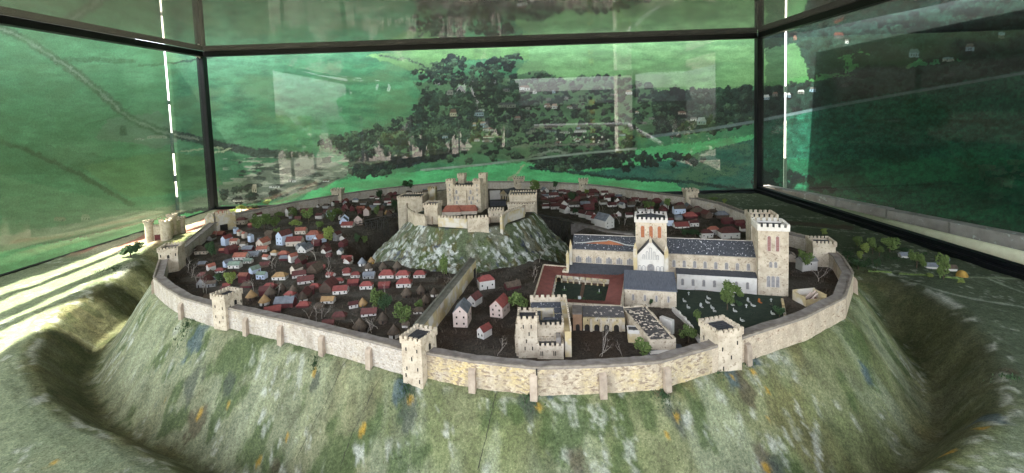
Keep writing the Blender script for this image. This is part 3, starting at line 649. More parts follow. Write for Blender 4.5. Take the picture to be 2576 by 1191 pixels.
for (x, y, z0, z1) in ((-32.7, 45.78, 3.6, 5.6), (-32.7, 45.78, 8.3, 8.7), (-32.7, 45.78, -3, -.6), (26.38, 45.78, 7.5, 8.1), (26.38, 45.78, -2, 1.2), (-32.7, 45.78, .9, 1.5)):
    mb = MB(); mb.box(-.22, .22, -.03, .03, 0, z1-z0); o = mb.build('seam_tape', cl_); o.location = (x, y, z0); tag(o, 'dark tape strip over the %s board seam, %s' % ('left' if x < 0 else 'right', {3.6: 'longest piece at mid height', 8.3: 'short piece near the top', -3: 'bottom piece', 7.5: 'short upper piece', -2: 'long bottom piece', .9: 'short low piece'}[z0]), 'tape', 'tape over board seams')
# ------------------------------------------------------------------ outside of the right pane: stone wall and cream rail
m_sw = simple('lichen_stone', (.42, .37, .35), (.28, .24, .235), 1.2, rough=.95, bs=.6, bd=.08, rnd=0, c3=(.55, .55, .52), s3=2.2, lo3=.62, hi3=.68)
mb = MB(); pa, pb = Vector((23.2, 43.6)), Vector((29.6, 17.5))
for i in range(7):
    a = pa.lerp(pb, i/7); b_ = pa.lerp(pb, (i+1)/7); e = (b_-a).normalized()*.03
    mb.obox(a+e, b_-e, .4, -9, -1.0+random.uniform(-.05, .05))
tag(mb.build('stone_wall', m_sw), 'low weathered stone block wall outside right glass, blotched with white lichen', 'wall')
m_cr = simple('cream_paint', (.85, .76, .56), (.75, .65, .46), 3, rough=.4, bs=.1, rnd=0)
mb = MB(); mb.bar((22.45, 38.6, -1.45), (25.6, 16.5, -1.45), .40, .42, 24); tag(mb.build('handrail', m_cr, smooth=True), 'thick cream painted rail running outside the right glass', 'handrail')
# ------------------------------------------------------------------ place behind the visitor, seen only as reflections in the panes
m_gv = simple('gravel_court', (.50, .44, .36), (.36, .31, .25), 1.2, rough=1, bs=.3, bd=.1, rnd=0)
mb = MB(); mb.box(-400, 400, -400, 400, -9.6, -9.0); tag(mb.build('courtyard_ground', m_gv), kind='structure')
m_steel = simple('grey_steel', (.25, .26, .27), None, 5, rough=.4, rnd=0)
fe = empty('mesh_fence', (-45, -24, -9)); tag(fe, 'tall grey mesh security fence reflected in the left part of the glass', 'fence')
mb = MB()
for i in range(110): mb.bar((i*.6, 0, 0), (i*.6, 0, 15), .05, n=4)
for z in (.5, 7.5, 14.5): mb.bar((0, .06, z), (66, .06, z), .08, n=4)
mb.build('mesh_panel', m_steel, fe)
for i in range(7):
    mb = MB(); mb.box(i*11-.2, i*11+.2, -.4, -.06, 0, 15.5); mb.build('post', m_steel, fe)
m_dk = simple('dark_boards', (.06, .055, .05), (.035, .032, .03), 2, stretch=(4, 1, .3), rnd=0)
hut = empty('timber_hut', (24, -52, -9)); tag(hut, 'dark timber hut reflected in the middle of the back glass', 'hut')
mb = MB(); mb.box(-26, 26, -8, 0, 0, 17); mb.build('wall', m_dk, hut)
mb = MB(); mb.add([(-27.5, .8, 17), (27.5, .8, 17), (27.5, -8.8, 17), (-27.5, -8.8, 17), (-27.5, -4, 21), (27.5, -4, 21)], [(0, 1, 5, 4), (2, 3, 4, 5), (1, 2, 5), (3, 0, 4), (0, 3, 2, 1)]); mb.build('roof', M['slate'], hut)
sg = empty('warning_sign', at_d(1455, 262, 110)); sg.location.y = 84-110; tag(sg, 'white warning sign reading DANGER NO ACCESS reflected in the back glass', 'sign')
mb = MB(); mb.box(-1.35, 1.35, -.05, .05, -1.2, 1.2); mb.build('board', M['stonew'], sg)
for txt, z, s_ in (('DANGER', .45, .72), ('NO', -.2, .55), ('ACCESS', -.85, .5)):
    cu = bpy.data.curves.new('lettering', 'FONT'); cu.body = txt; cu.size = s_; cu.align_x = 'CENTER'; cu.extrude = .01; cu.materials.append(M['glassdark'])
    tmp = bpy.data.objects.new('tmp', cu); COL.objects.link(tmp); me_ = bpy.data.meshes.new_from_object(tmp.evaluated_get(bpy.context.evaluated_depsgraph_get())); bpy.data.objects.remove(tmp)
    to = bpy.data.objects.new('lettering', me_); COL.objects.link(to); to.parent = sg; to.location = (0, .07, z); to.rotation_euler = (R(90), 0, R(180))
m_y = simple('yellow_tape', (.6, .42, .05), None, 4, rnd=0)
bp = empty('striped_post', (at_d(1490, 262, 110).x, -26.2, -9)); tag(bp, 'post with black and yellow stripes beside the warning sign', 'post')
mb = MB(); 
for i in range(17): mb.box(-.5, .5, -.5, .5, i*1.1, i*1.1+1.08, i % 2)
mb.build('shaft', [M['frame'], m_y], bp)
mb = MB(); xx = at_d(1572, 262, 120).x; mb.box(xx-2.2, xx+2.2, -38, -34, -9, 22); tag(mb.build('pale_pillar', simple('limewash', (.9, .87, .76), (.7, .66, .56), 1.5, rnd=0)), 'pale weathered pillar reflected near the back right of the glass', 'pillar')
mb = MB(); a_ = at_d(1345, 318, 100); b_ = at_d(1582, 314, 100); mb.bar((a_.x, -16, a_.z), (b_.x, -16, b_.z), .45, n=10); b2 = at_d(1665, 362, 92)
mb.bar((b_.x, -16, b_.z), (b2.x, -8, b2.z), .45, n=10); tag(mb.build('visitor_rail', simple('pale_rail', (.6, .6, .58), None, 5, rough=.4, rnd=0)), 'pale metal visitor rail reflected in the back glass', 'rail')
# ------------------------------------------------------------------ builders
def parapet(mb, x0, x1, y0, y1, z, h=.07, t=.035, mer=.075, gap=.055, sides='FBLR', band=.07, mi=0, mh=None):
    """solid band below, merlons above; outline x0..x1, y0..y1 (outer faces)"""
    mh = mh or h
    for s in sides:
        if s in 'FB':
            a, b = x0, x1; yy = (y0, y0+t) if s == 'F' else (y1-t, y1)
            mb.box(a, b, yy[0], yy[1], z-band, z, mi)
        else:
            a, b = y0+t, y1-t; xx = (x0, x0+t) if s == 'L' else (x1-t, x1)
            mb.box(xx[0], xx[1], a, b, z-band, z, mi)
        L = b-a; n = max(2, int(round((L+gap)/(mer+gap)))); m_ = (L-(n-1)*gap)/n
        for i in range(n):
            u = a+i*(m_+gap); j = random.uniform(-.006, .006)
            if s in 'FB': mb.box(u, u+m_, yy[0], yy[1], z, z+mh+j, mi)
            else: mb.box(xx[0], xx[1], u, u+m_, z, z+mh+j, mi)
def slit(root, x, y, z, w_, h_, face='F', m='glassdark', name='window', arch=False, surround=None, t=.008):
    """small opening on a wall; (x,y) centre on wall line, z bottom"""
    mb = MB()
    def prof(w2, h2, z0):
        if not arch: return [(-w2, z0), (w2, z0), (w2, z0+h2), (-w2, z0+h2)]
        p = [(-w2, z0), (w2, z0)]; hr = h2-w2
        for k in range(7):
            a = math.pi*k/6; p.append((w2*math.cos(a), z0+hr+w2*math.sin(a)))
        return p
    def plate(w2, h2, z0, o):
        P = prof(w2, h2, z0); n = len(P)
        def tr(u, v, q):
            if face == 'F': return (x+u, y-q, v)
            if face == 'B': return (x-u, y+q, v)
            if face == 'L': return (x-q, y-u, v)
            return (x+q, y+u, v)
        vs = [tr(u, v, o) for u, v in P]+[tr(u, v, -.012) for u, v in P]
        return vs, [tuple(range(n))]+[(i, n+i, n+(i+1) % n, (i+1) % n) for i in range(n)]
    if surround:
        vs, fs = plate(w_/2+.016, h_+.022, z-.006, t*.6); mb.add(vs, fs, 1)
    vs, fs = plate(w_/2, h_, z, t+.002 if surround else t); mb.add(vs, fs, 0)
    return mb.build(name, [M[m], M[surround]] if surround else M[m], root)
def tower(label, loc, rot, w_, d_, h_, wallm='stone', roofm='slate', slits=(), band=.12, over=.03, z0=-.4, par=.07, mer=.075, gap=.055, cat='tower', name='square_tower', group=None, door=None, pyr=0):
    """origin: middle of the front foot"""
    t = empty(name, loc, rot); tag(t, label, cat, group)
    mb = MB(); mb.box(-w_/2, w_/2, 0, d_, z0, h_-band); mb.build('wall', M[wallm], t)
    mb = MB(); o = over
    parapet(mb, -w_/2-o, w_/2+o, -o, d_+o, h_, par, .05, mer, gap, band=band)
    mb.build('parapet', M[wallm], t)
    mb = MB(); a = w_/2+o-.05; zz = h_-band*.35
    if pyr:
        mb.add([(-a, -o+.05, zz), (a, -o+.05, zz), (a, d_+o-.05, zz), (-a, d_+o-.05, zz), (0, d_/2, zz+pyr)], [(0, 1, 4), (1, 2, 4), (2, 3, 4), (3, 0, 4), (3, 2, 1, 0)])
    else:
        mb.box(-a, a, -o+.05, d_+o-.05, h_-band-.01, zz-.02)
        n = max(3, int(w_/.09))
        for i in range(n): u = -a+(i+.5)*2*a/n; mb.box(u-.008, u+.008, -o+.05, d_+o-.05, zz-.02, zz-.008)
    mb.build('roof', M[roofm], t)
    for (f, u, z, sw, sh) in slits:
        if f == 'F': slit(t, u, 0, z, sw, sh, 'F')
        elif f == 'R': slit(t, w_/2, u, z, sw, sh, 'R')
        elif f == 'L': slit(t, -w_/2, u, z, sw, sh, 'L')
    if door: slit(t, door[1] if door[0] == 'F' else (w_/2 if door[0] == 'R' else -w_/2), 0 if door[0] == 'F' else door[1], door[2], .09, .16, door[0], name='door', arch=True)
    return t
def quad(k, FL, FR, BR, z):
    a = gc(k, *FL, z); b = gc(k, *FR, z); c_ = gc(k, *BR, z)
    e = (b-a); w_ = e.length; rot = math.atan2(e.y, e.x); n = Vector((-math.sin(rot), math.cos(rot), 0)); d_ = abs((c_-b).dot(n))
    m_ = (a+b)/2; return Vector((m_.x, m_.y, 0)), rot, w_, d_
def sq(n=3, w_=.5, zs=(.2, .5), sides='F', d_=.5):
    out = []
    for s in sides:
        L = w_ if s == 'F' else d_
        for z in zs:
            for i in range(n):
                u = (i+.5)/n*L; out.append((s, u-w_/2 if s == 'F' else u, z+random.uniform(-.03, .03), .028, .085))
    return out
# ------------------------------------------------------------------ ring wall stretches
def ring_at_x(px, front=True):
    """point of the ring line seen at photo column px on the near or far side, with its tangent"""
    best = None; n = len(RP)
    for i in range(n):
        a = RING[i]; b = RING[(i+1) % n]
        for k in range(24):
            p = a.lerp(b, k/24)
            if (p.y < RC[1]-2) != front: continue
            e = abs(proj(p)[0]-px)
            if best is None or e < best[0]: best = (e, p, (b-a).normalized())
    return best[1], best[2]
def wall_segment(idx, label, th=.34, z0=-.5, butt=(), wm='ringl'):
    root = empty('town_wall', (RING[idx[0]].x, RING[idx[0]].y, 0)); tag(root, label, 'wall', 'stretches of the stone town wall')
    o = Vector((root.location.x, root.location.y)); n = len(RP)
    def nrm(i):
        a = Vector(RP[(i-1) % n]); b = Vector(RP[i]); c_ = Vector(RP[(i+1) % n])
        d1 = (b-a).normalized(); d2 = (c_-b).normalized(); n1 = Vector((-d1.y, d1.x)); n2 = Vector((-d2.y, d2.x))
        m_ = (n1+n2).normalized(); return m_/max(.5, m_.dot(n1))
    pts = [Vector(RP[i % n]) for i in idx]; nr = [nrm(i % n) for i in idx]
    # make normals point inwards
    mid = pts[len(pts)//2]
    if nr[len(pts)//2].dot(Vector(RC)-mid) < 0: nr = [-x for x in nr]
    def strip(mb, o0, o1, za, zb, mi=0, sub=1):
        P = []
        for i in range(len(pts)-1):
            for k in range(sub):
                P.append((pts[i].lerp(pts[i+1], k/sub), nr[i].lerp(nr[i+1], k/sub)))
        P.append((pts[-1], nr[-1])); vs = []
        for p, nn in P:
            j = random.uniform(-.012, .012) if sub > 1 else 0
            a = p+nn*o0-o; b = p+nn*o1-o
            vs += [(a.x, a.y, za), (b.x, b.y, za), (b.x, b.y, zb+j), (a.x, a.y, zb+j)]
        fs = []
        for i in range(len(P)-1):
            q = i*4; fs += [(q, q+4, q+7, q+3), (q+1, q+2, q+6, q+5), (q+3, q+7, q+6, q+2), (q, q+1, q+5, q+4)]
        e = len(P)*4-4; fs += [(0, 3, 2, 1), (e, e+1, e+2, e+3)]; mb.add(vs, fs, mi)
    mb = MB(); strip(mb, 0, .30, z0, .56); mb.build('wall_body', M[wm], root)
    mb = MB(); strip(mb, .0, th-.002, .562, .60, sub=10); mb.build('walkway', M['walk'], root)
    mb = MB(); strip(mb, -.012, .05, .59, .635, sub=14); mb.build('kerb_edge', M['lip'], root)
    for bx in butt:
        p, t = ring_at_x(bx); nn = Vector((-t.y, t.x, 0))
        if nn.dot(Vector((RC[0], RC[1], 0))-Vector((p.x, p.y, 0))) > 0: nn = -nn
        t = Vector((t.x, t.y, 0)).normalized(); b0 = Vector((p.x-o.x, p.y-o.y, 0)); hw = .078
        vs = []
        for (d_, z) in ((-.02, .46), (.07, .41), (.10, .32), (.14, -.62), (-.02, -.62)):
            for s_ in (-1, 1):
                q = b0+nn*d_+t*hw*s_*(1 if z > .45 else 1.1); vs.append((q.x, q.y, z if z > -.5 else z))
        fs = [(0, 2, 3, 1), (2, 4, 5, 3), (4, 6, 7, 5), (0, 8, 6, 4, 2), (1, 3, 5, 7, 9), (6, 8, 9, 7), (0, 1, 9, 8)]
        mb = MB(); mb.add(vs, fs); mb.build('buttress', M['butt'], root)
    return root
L_ = len(RP)
def wall_joint(root, i):
    p = RING[i]; o = root.location; mb = MB(); mb.box(p.x-o.x-.016, p.x-o.x+.016, p.y-o.y-.022, p.y-o.y+.1, -.4, .6); mb.build('board_joint', M['glassdark'], root)
wall_segment([0, 1, 2, 3], 'front left stretch of cream stone town wall curving round to the first roofed tower', butt=(387, 417, 458))
wall_segment([3, 4, 5, 6, 7], 'cream stone town wall between the two front towers left of the dividing wall', butt=(620, 709, 811, 931))
wj_ = wall_segment([7, 8, 9, 10, 11, 12, 13], 'yellowish patched town wall in the middle front below the bishop palace', wm='ring', butt=(1186, 1345, 1516, 1672)); wall_joint(wj_, 10)
wall_segment([13, 14, 15, 16, 17, 18, 19], 'town wall with brown spots curving right and back from the right front tower', wm='ringr', butt=(1878, 2052, 2150))
wall_segment([19, 20, 21, 22, 23, 24], 'grey shaded town wall on the right behind the cathedral west tower', z0=-1.2)
wall_segment([24, 25, 26, 27], 'pale far town wall right of the brick-topped tower at back right', z0=-1.2)
wall_segment([27, 28, 29, 30], 'pale cracked far town wall behind the right hand town', z0=-1.2)
wall_segment([30, 31, 32, 33, 34, 35], 'far pale town wall behind the castle keep', z0=-1.2)
wall_segment([35, 36, 37, 38], 'far yellowish town wall left of the castle', z0=-1.2)
wall_segment([38, 39, 40, 41], 'far left town wall beside the sunlit bushes', z0=-1.2)
wall_segment([41, 42, 43, 0], 'left town wall leading back to the gate block', z0=-1.2)
# ------------------------------------------------------------------ wall towers
tw = 'square towers on the town wall'
p, r, a, b = quad('B', (230, 672), (372, 693), (562, 618), 1.0)
tower('front left wall tower with dark flat roof and white battlements', p, r, a-.06, b-.06, 1.0, group=tw, slits=sq(2, a, (.25, .6), 'F')+sq(1, a, (.1,), 'F')+[('R', b*.85, .6, .03, .1), ('R', b*.25, .55, .03, .1)], door=('R', b*.55, .62), z0=-.5)
p, r, a, b = quad('X3', (1060, 290), (1205, 318), (1300, 230), 1.0)
tower('front centre wall tower standing where the dividing wall meets the town wall', p, r, a-.06, b-.06, 1.0, group=tw, slits=sq(2, a, (.2, .7), 'F')+[('F', 0, .45, .03, .1), ('F', -.2, .0, .03, .1), ('F', .2, -.1, .03, .1)], door=('R', b*.5, .63), z0=-.6)
p, r, a, b = quad('H', (930, 445), (1150, 590), (1362, 495), .93)
tower('front right wall tower seen on its corner with lined dark roof', p, r, a-.06, b-.06, .93, group=tw, slits=[('F', -.2, .5, .03, .12), ('F', .22, .3, .03, .12), ('R', .12, .45, .03, .1), ('R', b-.2, .55, .03, .1), ('R', b*.5, .2, .03, .1), ('R', .15, -.05, .03, .1)], door=('F', 0, .45), z0=-.6)
p, r, a, b = quad('A', (228, 622), (437, 600), (442, 560), 1.05)
tower('left wall tower with grey worn battlements beside the gatehouse causeway', p, r, a-.06, .95, 1.05, group=tw, slits=[('F', -.28, .7, .04, .12), ('F', .28, .7, .04, .12)], door=('F', 0, .62), roofm='walk', z0=-.8)
p, r, a, b = quad('L', (280, 268), (420, 372), (600, 340), 1.0)
tower('low square right hand wall tower with dark blue roof and white battlements', p, r, min(max(a, .6), .8), min(max(b, .6), .9), .95, group=tw, z0=-1.2, wallm='stone', par=.09)
def back_tower(px, wpx, ytop, label, extra=.0, dm=1.0, front=False, zb=None):
    q, t = ring_at_x(px, front); d_ = q.y
    wv = wpx/1200*d_; zt = 6.6-(ytop-hor(px))/1200*d_
    return tower(label, (q.x, q.y-.35, 0), math.atan2(t.y, t.x)*.3 if abs(t.y) < abs(t.x) and t.x > 0 else (math.atan2(-t.y, -t.x)*.3 if abs(t.y) < abs(t.x) else 0), wv*.85, wv*.8*dm, zt-.08, group=tw, z0=-.2, par=.11, mer=.12, gap=.09, over=.05, slits=[('F', -wv*.18, zt*.45, .05, .14), ('F', wv*.2, zt*.55, .05, .14)])
back_tower(850, 28, 476, 'small buff far wall tower left of the castle, with plain rim')
back_tower(1305.4, 30, 447, 'small far wall tower directly behind the castle hall')
back_tower(1465.8, 25, 451, 'small narrow far wall tower right of the castle')
back_tower(1736.8, 34, 478, 'pale far wall tower near the back right corner post')
q = gc('F', 2170, 330, .0); tower('large pale wall tower rising behind the cathedral west tower', (at_d(1922, 560, 21.0).x, 21.0, 0), R(-12), 1.05, .9, 1.52, group=tw, z0=-.4, par=.12, mer=.11, gap=.08, over=.05, band=.16)
# ------------------------------------------------------------------ gate block, far left
gb = empty('gate_block', (0, 0, 0)); tag(gb, 'long crenellated gate block on the left wall, sunlit along its top', 'gatehouse')
a_ = gc('A', 700, 300, .95); b_ = gc('A', 790, 290, .95); c_ = gc('A', 1000, 255, .95)
mb = MB(); mb.obox((a_.x, a_.y), (b_.x, b_.y), .45, -.8, .95, off=.4); mb.obox((b_.x+.02, b_.y+.1), (c_.x, c_.y), .4, -.8, .93, off=.35); mb.build('wall', M['stoney'], gb)
mb = MB()
for (u, v, off) in ((a_, b_, 0), (a_, b_, .8), (b_, c_, -.02), (b_, c_, .72)):
    L = (v-u).length; n = int(L/.22); e = (v-u).normalized(); nn = Vector((-e.y, e.x, 0))
    for i in range(n):
        q = u+e*(i+.3)*L/n+nn*off; mb.obox((q.x, q.y), ((q+e*.12).x, (q+e*.12).y), .04, .90, 1.06)
mb.build('battlements', M['stone'], gb)
mb = MB(); e = (c_-b_).normalized(); q = b_.lerp(c_, .3); mb.obox((q.x, q.y-.1), ((q+e*.4).x, (q+e*.4).y-.1), .03, 0, .38); mb.build('archway', M['glassdark'], gb)
# ------------------------------------------------------------------ outer gatehouse with round turrets
gz = hh(-20.9, 28.6)-.12
gh = empty('round_towered_gatehouse', (0, 0, 0)); tag(gh, 'cream gatehouse with four round turrets and red arched door outside left wall', 'gatehouse')
gp = {k: gc('A', x, y, gz) for k, x, y in (('a', 163, 552), ('b', 330, 545), ('c', 478, 470), ('d', 300, 470))}
sc_ = cs('A')*gp['a'].y/1200
def rtower(p, r_, ht, nm='turret'):
    mb = MB(); mb.cyl(p.x, p.y, gz-.4, gz+ht, r_, r_*.95, 20); o = mb.build(nm, M['stone'], gh); mb = MB(); mb.cyl(p.x, p.y, gz+ht, gz+ht+.1, r_*1.12, r_*1.12, 20)
    for i in range(9):
        a = 2*math.pi*i/9; x, y = p.x+math.cos(a)*r_*1.0, p.y+math.sin(a)*r_*1.0
        mb.bar((x, y, gz+ht+.1), (x, y, gz+ht+.2), .065, n=5)
    mb.build('turret_top', M['stone'], o)
rtower(gp['a'], 38*sc_, 200*sc_); rtower(gp['b'], 50*sc_, 205*sc_); rtower(gp['c'], 36*sc_, 165*sc_); rtower(Vector((gp['b'].x-.3, gp['b'].y+1.0, 0)), 42*sc_, 225*sc_)
mb = MB()
mb.obox((gp['a'].x, gp['a'].y), (gp['b'].x, gp['b'].y), .2, gz-.4, gz+165*sc_, off=.2); mb.obox((gp['b'].x, gp['b'].y), (gp['c'].x, gp['c'].y), .2, gz-.4, gz+170*sc_, off=.15)
for (u, v) in ((gp['a'], gp['b']), (gp['b'], gp['c'])):
    for i in range(7):
        q = u.lerp(v, .18+i*.1); q2 = u.lerp(v, .23+i*.1); mb.obox((q.x, q.y), (q2.x, q2.y), .05, gz+160*sc_, gz+185*sc_, off=.05)
mb.build('wall', M['stone'], gh)
e = (gp['b']-gp['a']).normalized(); q = gp['a'].lerp(gp['b'], .5); 
mb = MB(); q1 = q-e*.2; q2 = q+e*.2; mb.obox((q1.x, q1.y), (q2.x, q2.y), .03, gz-.02, gz+.5, off=-.01); mb.build('arch_door', M['redw'], gh)
# ------------------------------------------------------------------ dividing wall
dw = empty('dividing_wall', (0, 0, 0)); tag(dw, 'straight buff inner wall running from the castle mound to the front tower', 'wall')
a_ = gc('C', 950, 985, .62); b_ = g(1191, 649, .66)
mb = MB(); mb.obox((a_.x, a_.y), (b_.x, b_.y), .10, -.3, .60); mb.build('wall_body', M['stoney'], dw)
mb = MB(); mb.obox((a_.x, a_.y), (b_.x, b_.y), .13, .602, .64); mb.obox((a_.x, a_.y), (b_.x, b_.y), .025, .6405, .69, off=.10); mb.build('walkway', simple('mossy_walk', (.20, .19, .15), (.12, .115, .09), 4, rnd=0), dw)
mb = MB(); e = (b_-a_).normalized(); nn = Vector((e.y, -e.x, 0)); q = a_.lerp(b_, .93)+nn*.11; q2 = a_.lerp(b_, .97)+nn*.11; mb.obox((q.x, q.y), (q2.x, q2.y), .02, -.05, .3); mb.build('arch_opening', M['glassdark'], dw)
# ------------------------------------------------------------------ castle on the motte
Z0 = 1.4
def rect(name, label, k, fl, z, rot, w_, d_, h_, wallm='stone', roofm='slate', par=.075, mer=.08, gap=.06, sides='FBLR', cat='building', base=-.4, over=.02, roofdrop=.01, flk_is_front_left=True, group=None):
    p = gc(k, *fl, z) if fl else None
    t = empty(name, (p.x, p.y, z), rot); tag(t, label, cat, group)
    mb = MB(); mb.box(0, w_, 0, d_, base, h_-.1); mb.build('wall', M[wallm], t)
    mb = MB(); parapet(mb, -over, w_+over, -over, d_+over, h_, par, .06, mer, gap, band=.12, sides=sides); mb.build('parapet', M[wallm], t)
    mb = MB(); mb.box(.03, w_-.03, .03, d_-.03, h_-.11, h_-roofdrop)
    for i in range(1, int(w_/.12)): mb.box(i*.12, i*.12+.014, .06, d_-.06, h_-roofdrop, h_-roofdrop+.012)
    mb.build('roof', M[roofm], t)
    return t
kr = R(-14)
kp = gc('K', 1108, 575, Z0)
keep = empty('castle_keep', (kp.x, kp.y, Z0), kr); tag(keep, 'tall cream castle keep with four corner turrets on the mound', 'keep')
KW, KD, KH = 1.86, 1.35, 1.36
mb = MB(); mb.box(.05, KW-.05, .04, KD-.04, -.2, KH-.12); mb.box(.86, 1.08, -.015, .04, -.1, 1.15); mb.build('wall', M['stone'], keep)
mb = MB(); parapet(mb, .06, KW-.06, .0, KD, KH, .085, .06, .085, .07, band=.14); mb.build('parapet', M['stone'], keep)
mb = MB(); mb.box(.1, KW-.1, .06, KD-.06, KH-.12, KH-.0); mb.build('roof', M['slate'], keep)
for (x, y, hh_) in ((0, 0, 1.64), (KW-.36, 0, 1.66), (.28, KD-.36, 1.80), (KW-.36, KD-.36, 1.82)):
    mb = MB(); mb.box(x, x+.36, y-.03, y+.33, -.2, hh_-.1); tt = mb.build('turret', M['stone'], keep)
    mb = MB(); parapet(mb, x-.025, x+.385, y-.055, y+.355, hh_, .1, .06, .09, .06, band=.13); mb.build('turret_battlements', M['stone'], tt)
    if y < .5:
        for z in (1.36, 1.12, .86, .56, .2): slit(tt, x+.18, y-.03, z, .06, .13, arch=True, m='arch')
for x in (.52, 1.30): slit(keep, x, .04, .96, .10, .20, arch=True, m='arch', surround='trim')
for x in (.42, .60, 1.22, 1.42): slit(keep, x, .04, .64, .07, .19, arch=True, m='arch', surround='trim')
for x in (.52, 1.32): slit(keep, x, .04, .42, .08, .16, arch=True, m='arch', surround='trim')
for x in (.42, .62, .75, 1.2, 1.45): slit(keep, x, .04, .14, .07, .13, arch=True, m='arch', surround='trim')
for y in (.45, .68, .92):
    mb = MB(); mb.box(KW-.05, KW-.02, y-.03, y+.03, -.1, 1.3); mb.build('pilaster', M['stone'], keep)
for y in (.56, .8): slit(keep, KW-.05, y, .8, .07, .4, 'R', m='arch', arch=True)
# surrounding castle blocks
t = rect('castle_block', 'broad rough stone castle block at the left of the mound', 'K', (402, 560), Z0-.15, R(-6), 1.42, 1.15, .74, cat='castle block', base=-1.2)
t = rect('castle_tower', 'tall plain square tower in the castle curtain wall left of the keep', 'K', (787, 812), Z0-.2, R(-9), .64, .72, 1.13, cat='tower', base=-.7, over=.05)
mb = MB(); mb.box(.36, .40, -.09, .0, -.4, .55); mb.build('buttress', M['butt'], t); mb = MB(); mb.box(.60, .68, -.08, .0, -.4, .0); mb.build('buttress', M['butt'], t)
t = rect('castle_block', 'cream castle hall with dark ribbed roof at the right of the mound', 'K', (1985, 560), Z0, R(-4), 1.42, .95, .83, cat='castle block', base=-1.0)
t = rect('castle_block', 'lower battlemented front block below the right castle hall', 'K', (1960, 610), Z0-.1, R(-4), 1.38, .3, .52, cat='castle block', roofm='walk', base=-1.2)
t = rect('castle_tower', 'small battlemented gate tower in the right part of the castle curtain', 'K', (1690, 775), Z0-.15, R(-2), .70, .42, .72, cat='tower', base=-.8)
for x in (-.02, .62): mb = MB(); mb.box(x, x+.1, -.13, 0, -.5, .42); mb.build('buttress', M['butt'], t)
for x in (.25, .5): slit(t, x, 0, .48, .03, .1)
t = rect('castle_tower', 'small yellowish tower half hidden behind the castle curtain, left of the keep', 'K', (838, 420), Z0, R(-6), .42, .4, .75, wallm='stoney', cat='tower')
# hall with pitched roof between keep and right block
def gable(name, label, p, rot, w_, d_, h_, rh, wallm, roofm, ridge='x', cat='house', group=None, over=.03, hip=0, base=-.3, thick=.02, root=None):
    """origin: middle of front foot; ridge 'x' along the front, 'y' running back"""
    t = root or empty(name, p, rot); 
    if not root: tag(t, label, cat, group)
    mb = MB(); W = w_/2
    if ridge == 'x':
        mb.add([(-W,0,base),(W,0,base),(W,d_,base),(-W,d_,base),(-W,0,h_),(W,0,h_),(W,d_,h_),(-W,d_,h_)]+([(-W,d_/2,h_+rh*.96),(W,d_/2,h_+rh*.96)] if not hip else []),
               [(0,3,2,1),(0,1,5,4),(2,3,7,6)]+([(1,2,6,9,5),(3,0,4,8,7),(4,5,9,8),(6,7,8,9)] if not hip else [(1,2,6,5),(3,0,4,7),(4,5,6,7)]))
    else:
        mb.add([(-W,0,base),(W,0,base),(W,d_,base),(-W,d_,base),(-W,0,h_),(W,0,h_),(W,d_,h_),(-W,d_,h_)]+([(0,0,h_+rh*.96),(0,d_,h_+rh*.96)] if not hip else []),
               [(0,3,2,1),(1,2,6,5),(3,0,4,7)]+([(0,1,5,8,4),(2,3,7,9,6),(5,6,9,8),(7,4,8,9)] if not hip else [(0,1,5,4),(2,3,7,6),(4,5,6,7)]))
    mb.build('wall', M[wallm], t)
    mb = MB(); o = over; zz = h_-o*.6
    X0, X1, Y0, Y1 = -W-o, W+o, -o, d_+o; th = thick
    if ridge == 'x':
        hx = min(hip, W*.9); A = (X0+hx, d_/2, h_+rh); B = (X1-hx, d_/2, h_+rh)
    else:
        hx = min(hip, d_*.45); A = (0, Y0+hx, h_+rh); B = (0, Y1-hx, h_+rh)
    c4 = [(X0,Y0,zz),(X1,Y0,zz),(X1,Y1,zz),(X0,Y1,zz)]
    dn = lambda v: (v[0], v[1], v[2]-th)
    vs = c4+[A, B]+[dn(v) for v in c4]+[dn(A), dn(B)]
    if ridge == 'x': top = [(0,1,5,4),(2,3,4,5),(1,2,5),(3,0,4)]
    else: top = [(1,2,5,4),(3,0,4,5),(0,1,4),(2,3,5)]
    if not hip:
        if ridge == 'x': faces = [(0,1,5,4),(2,3,4,5),(6,10,11,7),(8,11,10,9),(0,6,7,1),(2,8,9,3),(0,4,10,6),(3,9,10,4),(1,7,11,5),(2,5,11,8)]
        else: faces = [(1,2,5,4),(3,0,4,5),(7,10,11,8),(9,11,10,6),(1,7,8,2),(3,9,6,0),(0,6,10,4),(4,10,7,1),(2,8,11,5),(5,11,9,3)]
    else: faces = top+[(0,6,7,1),(1,7,8,2),(2,8,9,3),(3,9,6,0),(6,9,8,7)]
    mb.add(vs, faces); rf = mb.build('roof', M[roofm], t)
    return t
p = gc('K', 1905, 470, Z0); t = gable('castle_hall', 'small yellow stone hall with pitched slate roof between keep and right block', (p.x, p.y, Z0), R(-40), .55, .9, .62, .22, 'stoney', 'slate', 'y', cat='hall')
for x in (-.15, .05, .2): slit(t, x, 0, .2, .05, .28, arch=True)
p = gc('K', 1160, 628, Z0); t = gable('castle_hall', 'low red roofed hall tucked inside the castle curtain wall', (p.x, p.y, Z0), R(-4), .95, .5, .22, .26, 'cream', 'T', 'x', cat='hall', hip=.2)
p = gc('K', 1360, 628, Z0); t = gable('castle_hall', 'longer red roofed range in front of the keep', (p.x, p.y+.25, Z0), R(-4), 1.1, .45, .2, .24, 'cream', 'T', 'x', cat='hall', hip=.12)
p = gc('K', 1780, 480, Z0); mb = MB(); mb.box(-.3, .3, 0, .12, -.1, .75); o = mb.build('screen_wall', M['white']); o.location = (p.x, p.y+.3, Z0); tag(o, 'pale plain wall piece just right of the keep', 'wall')
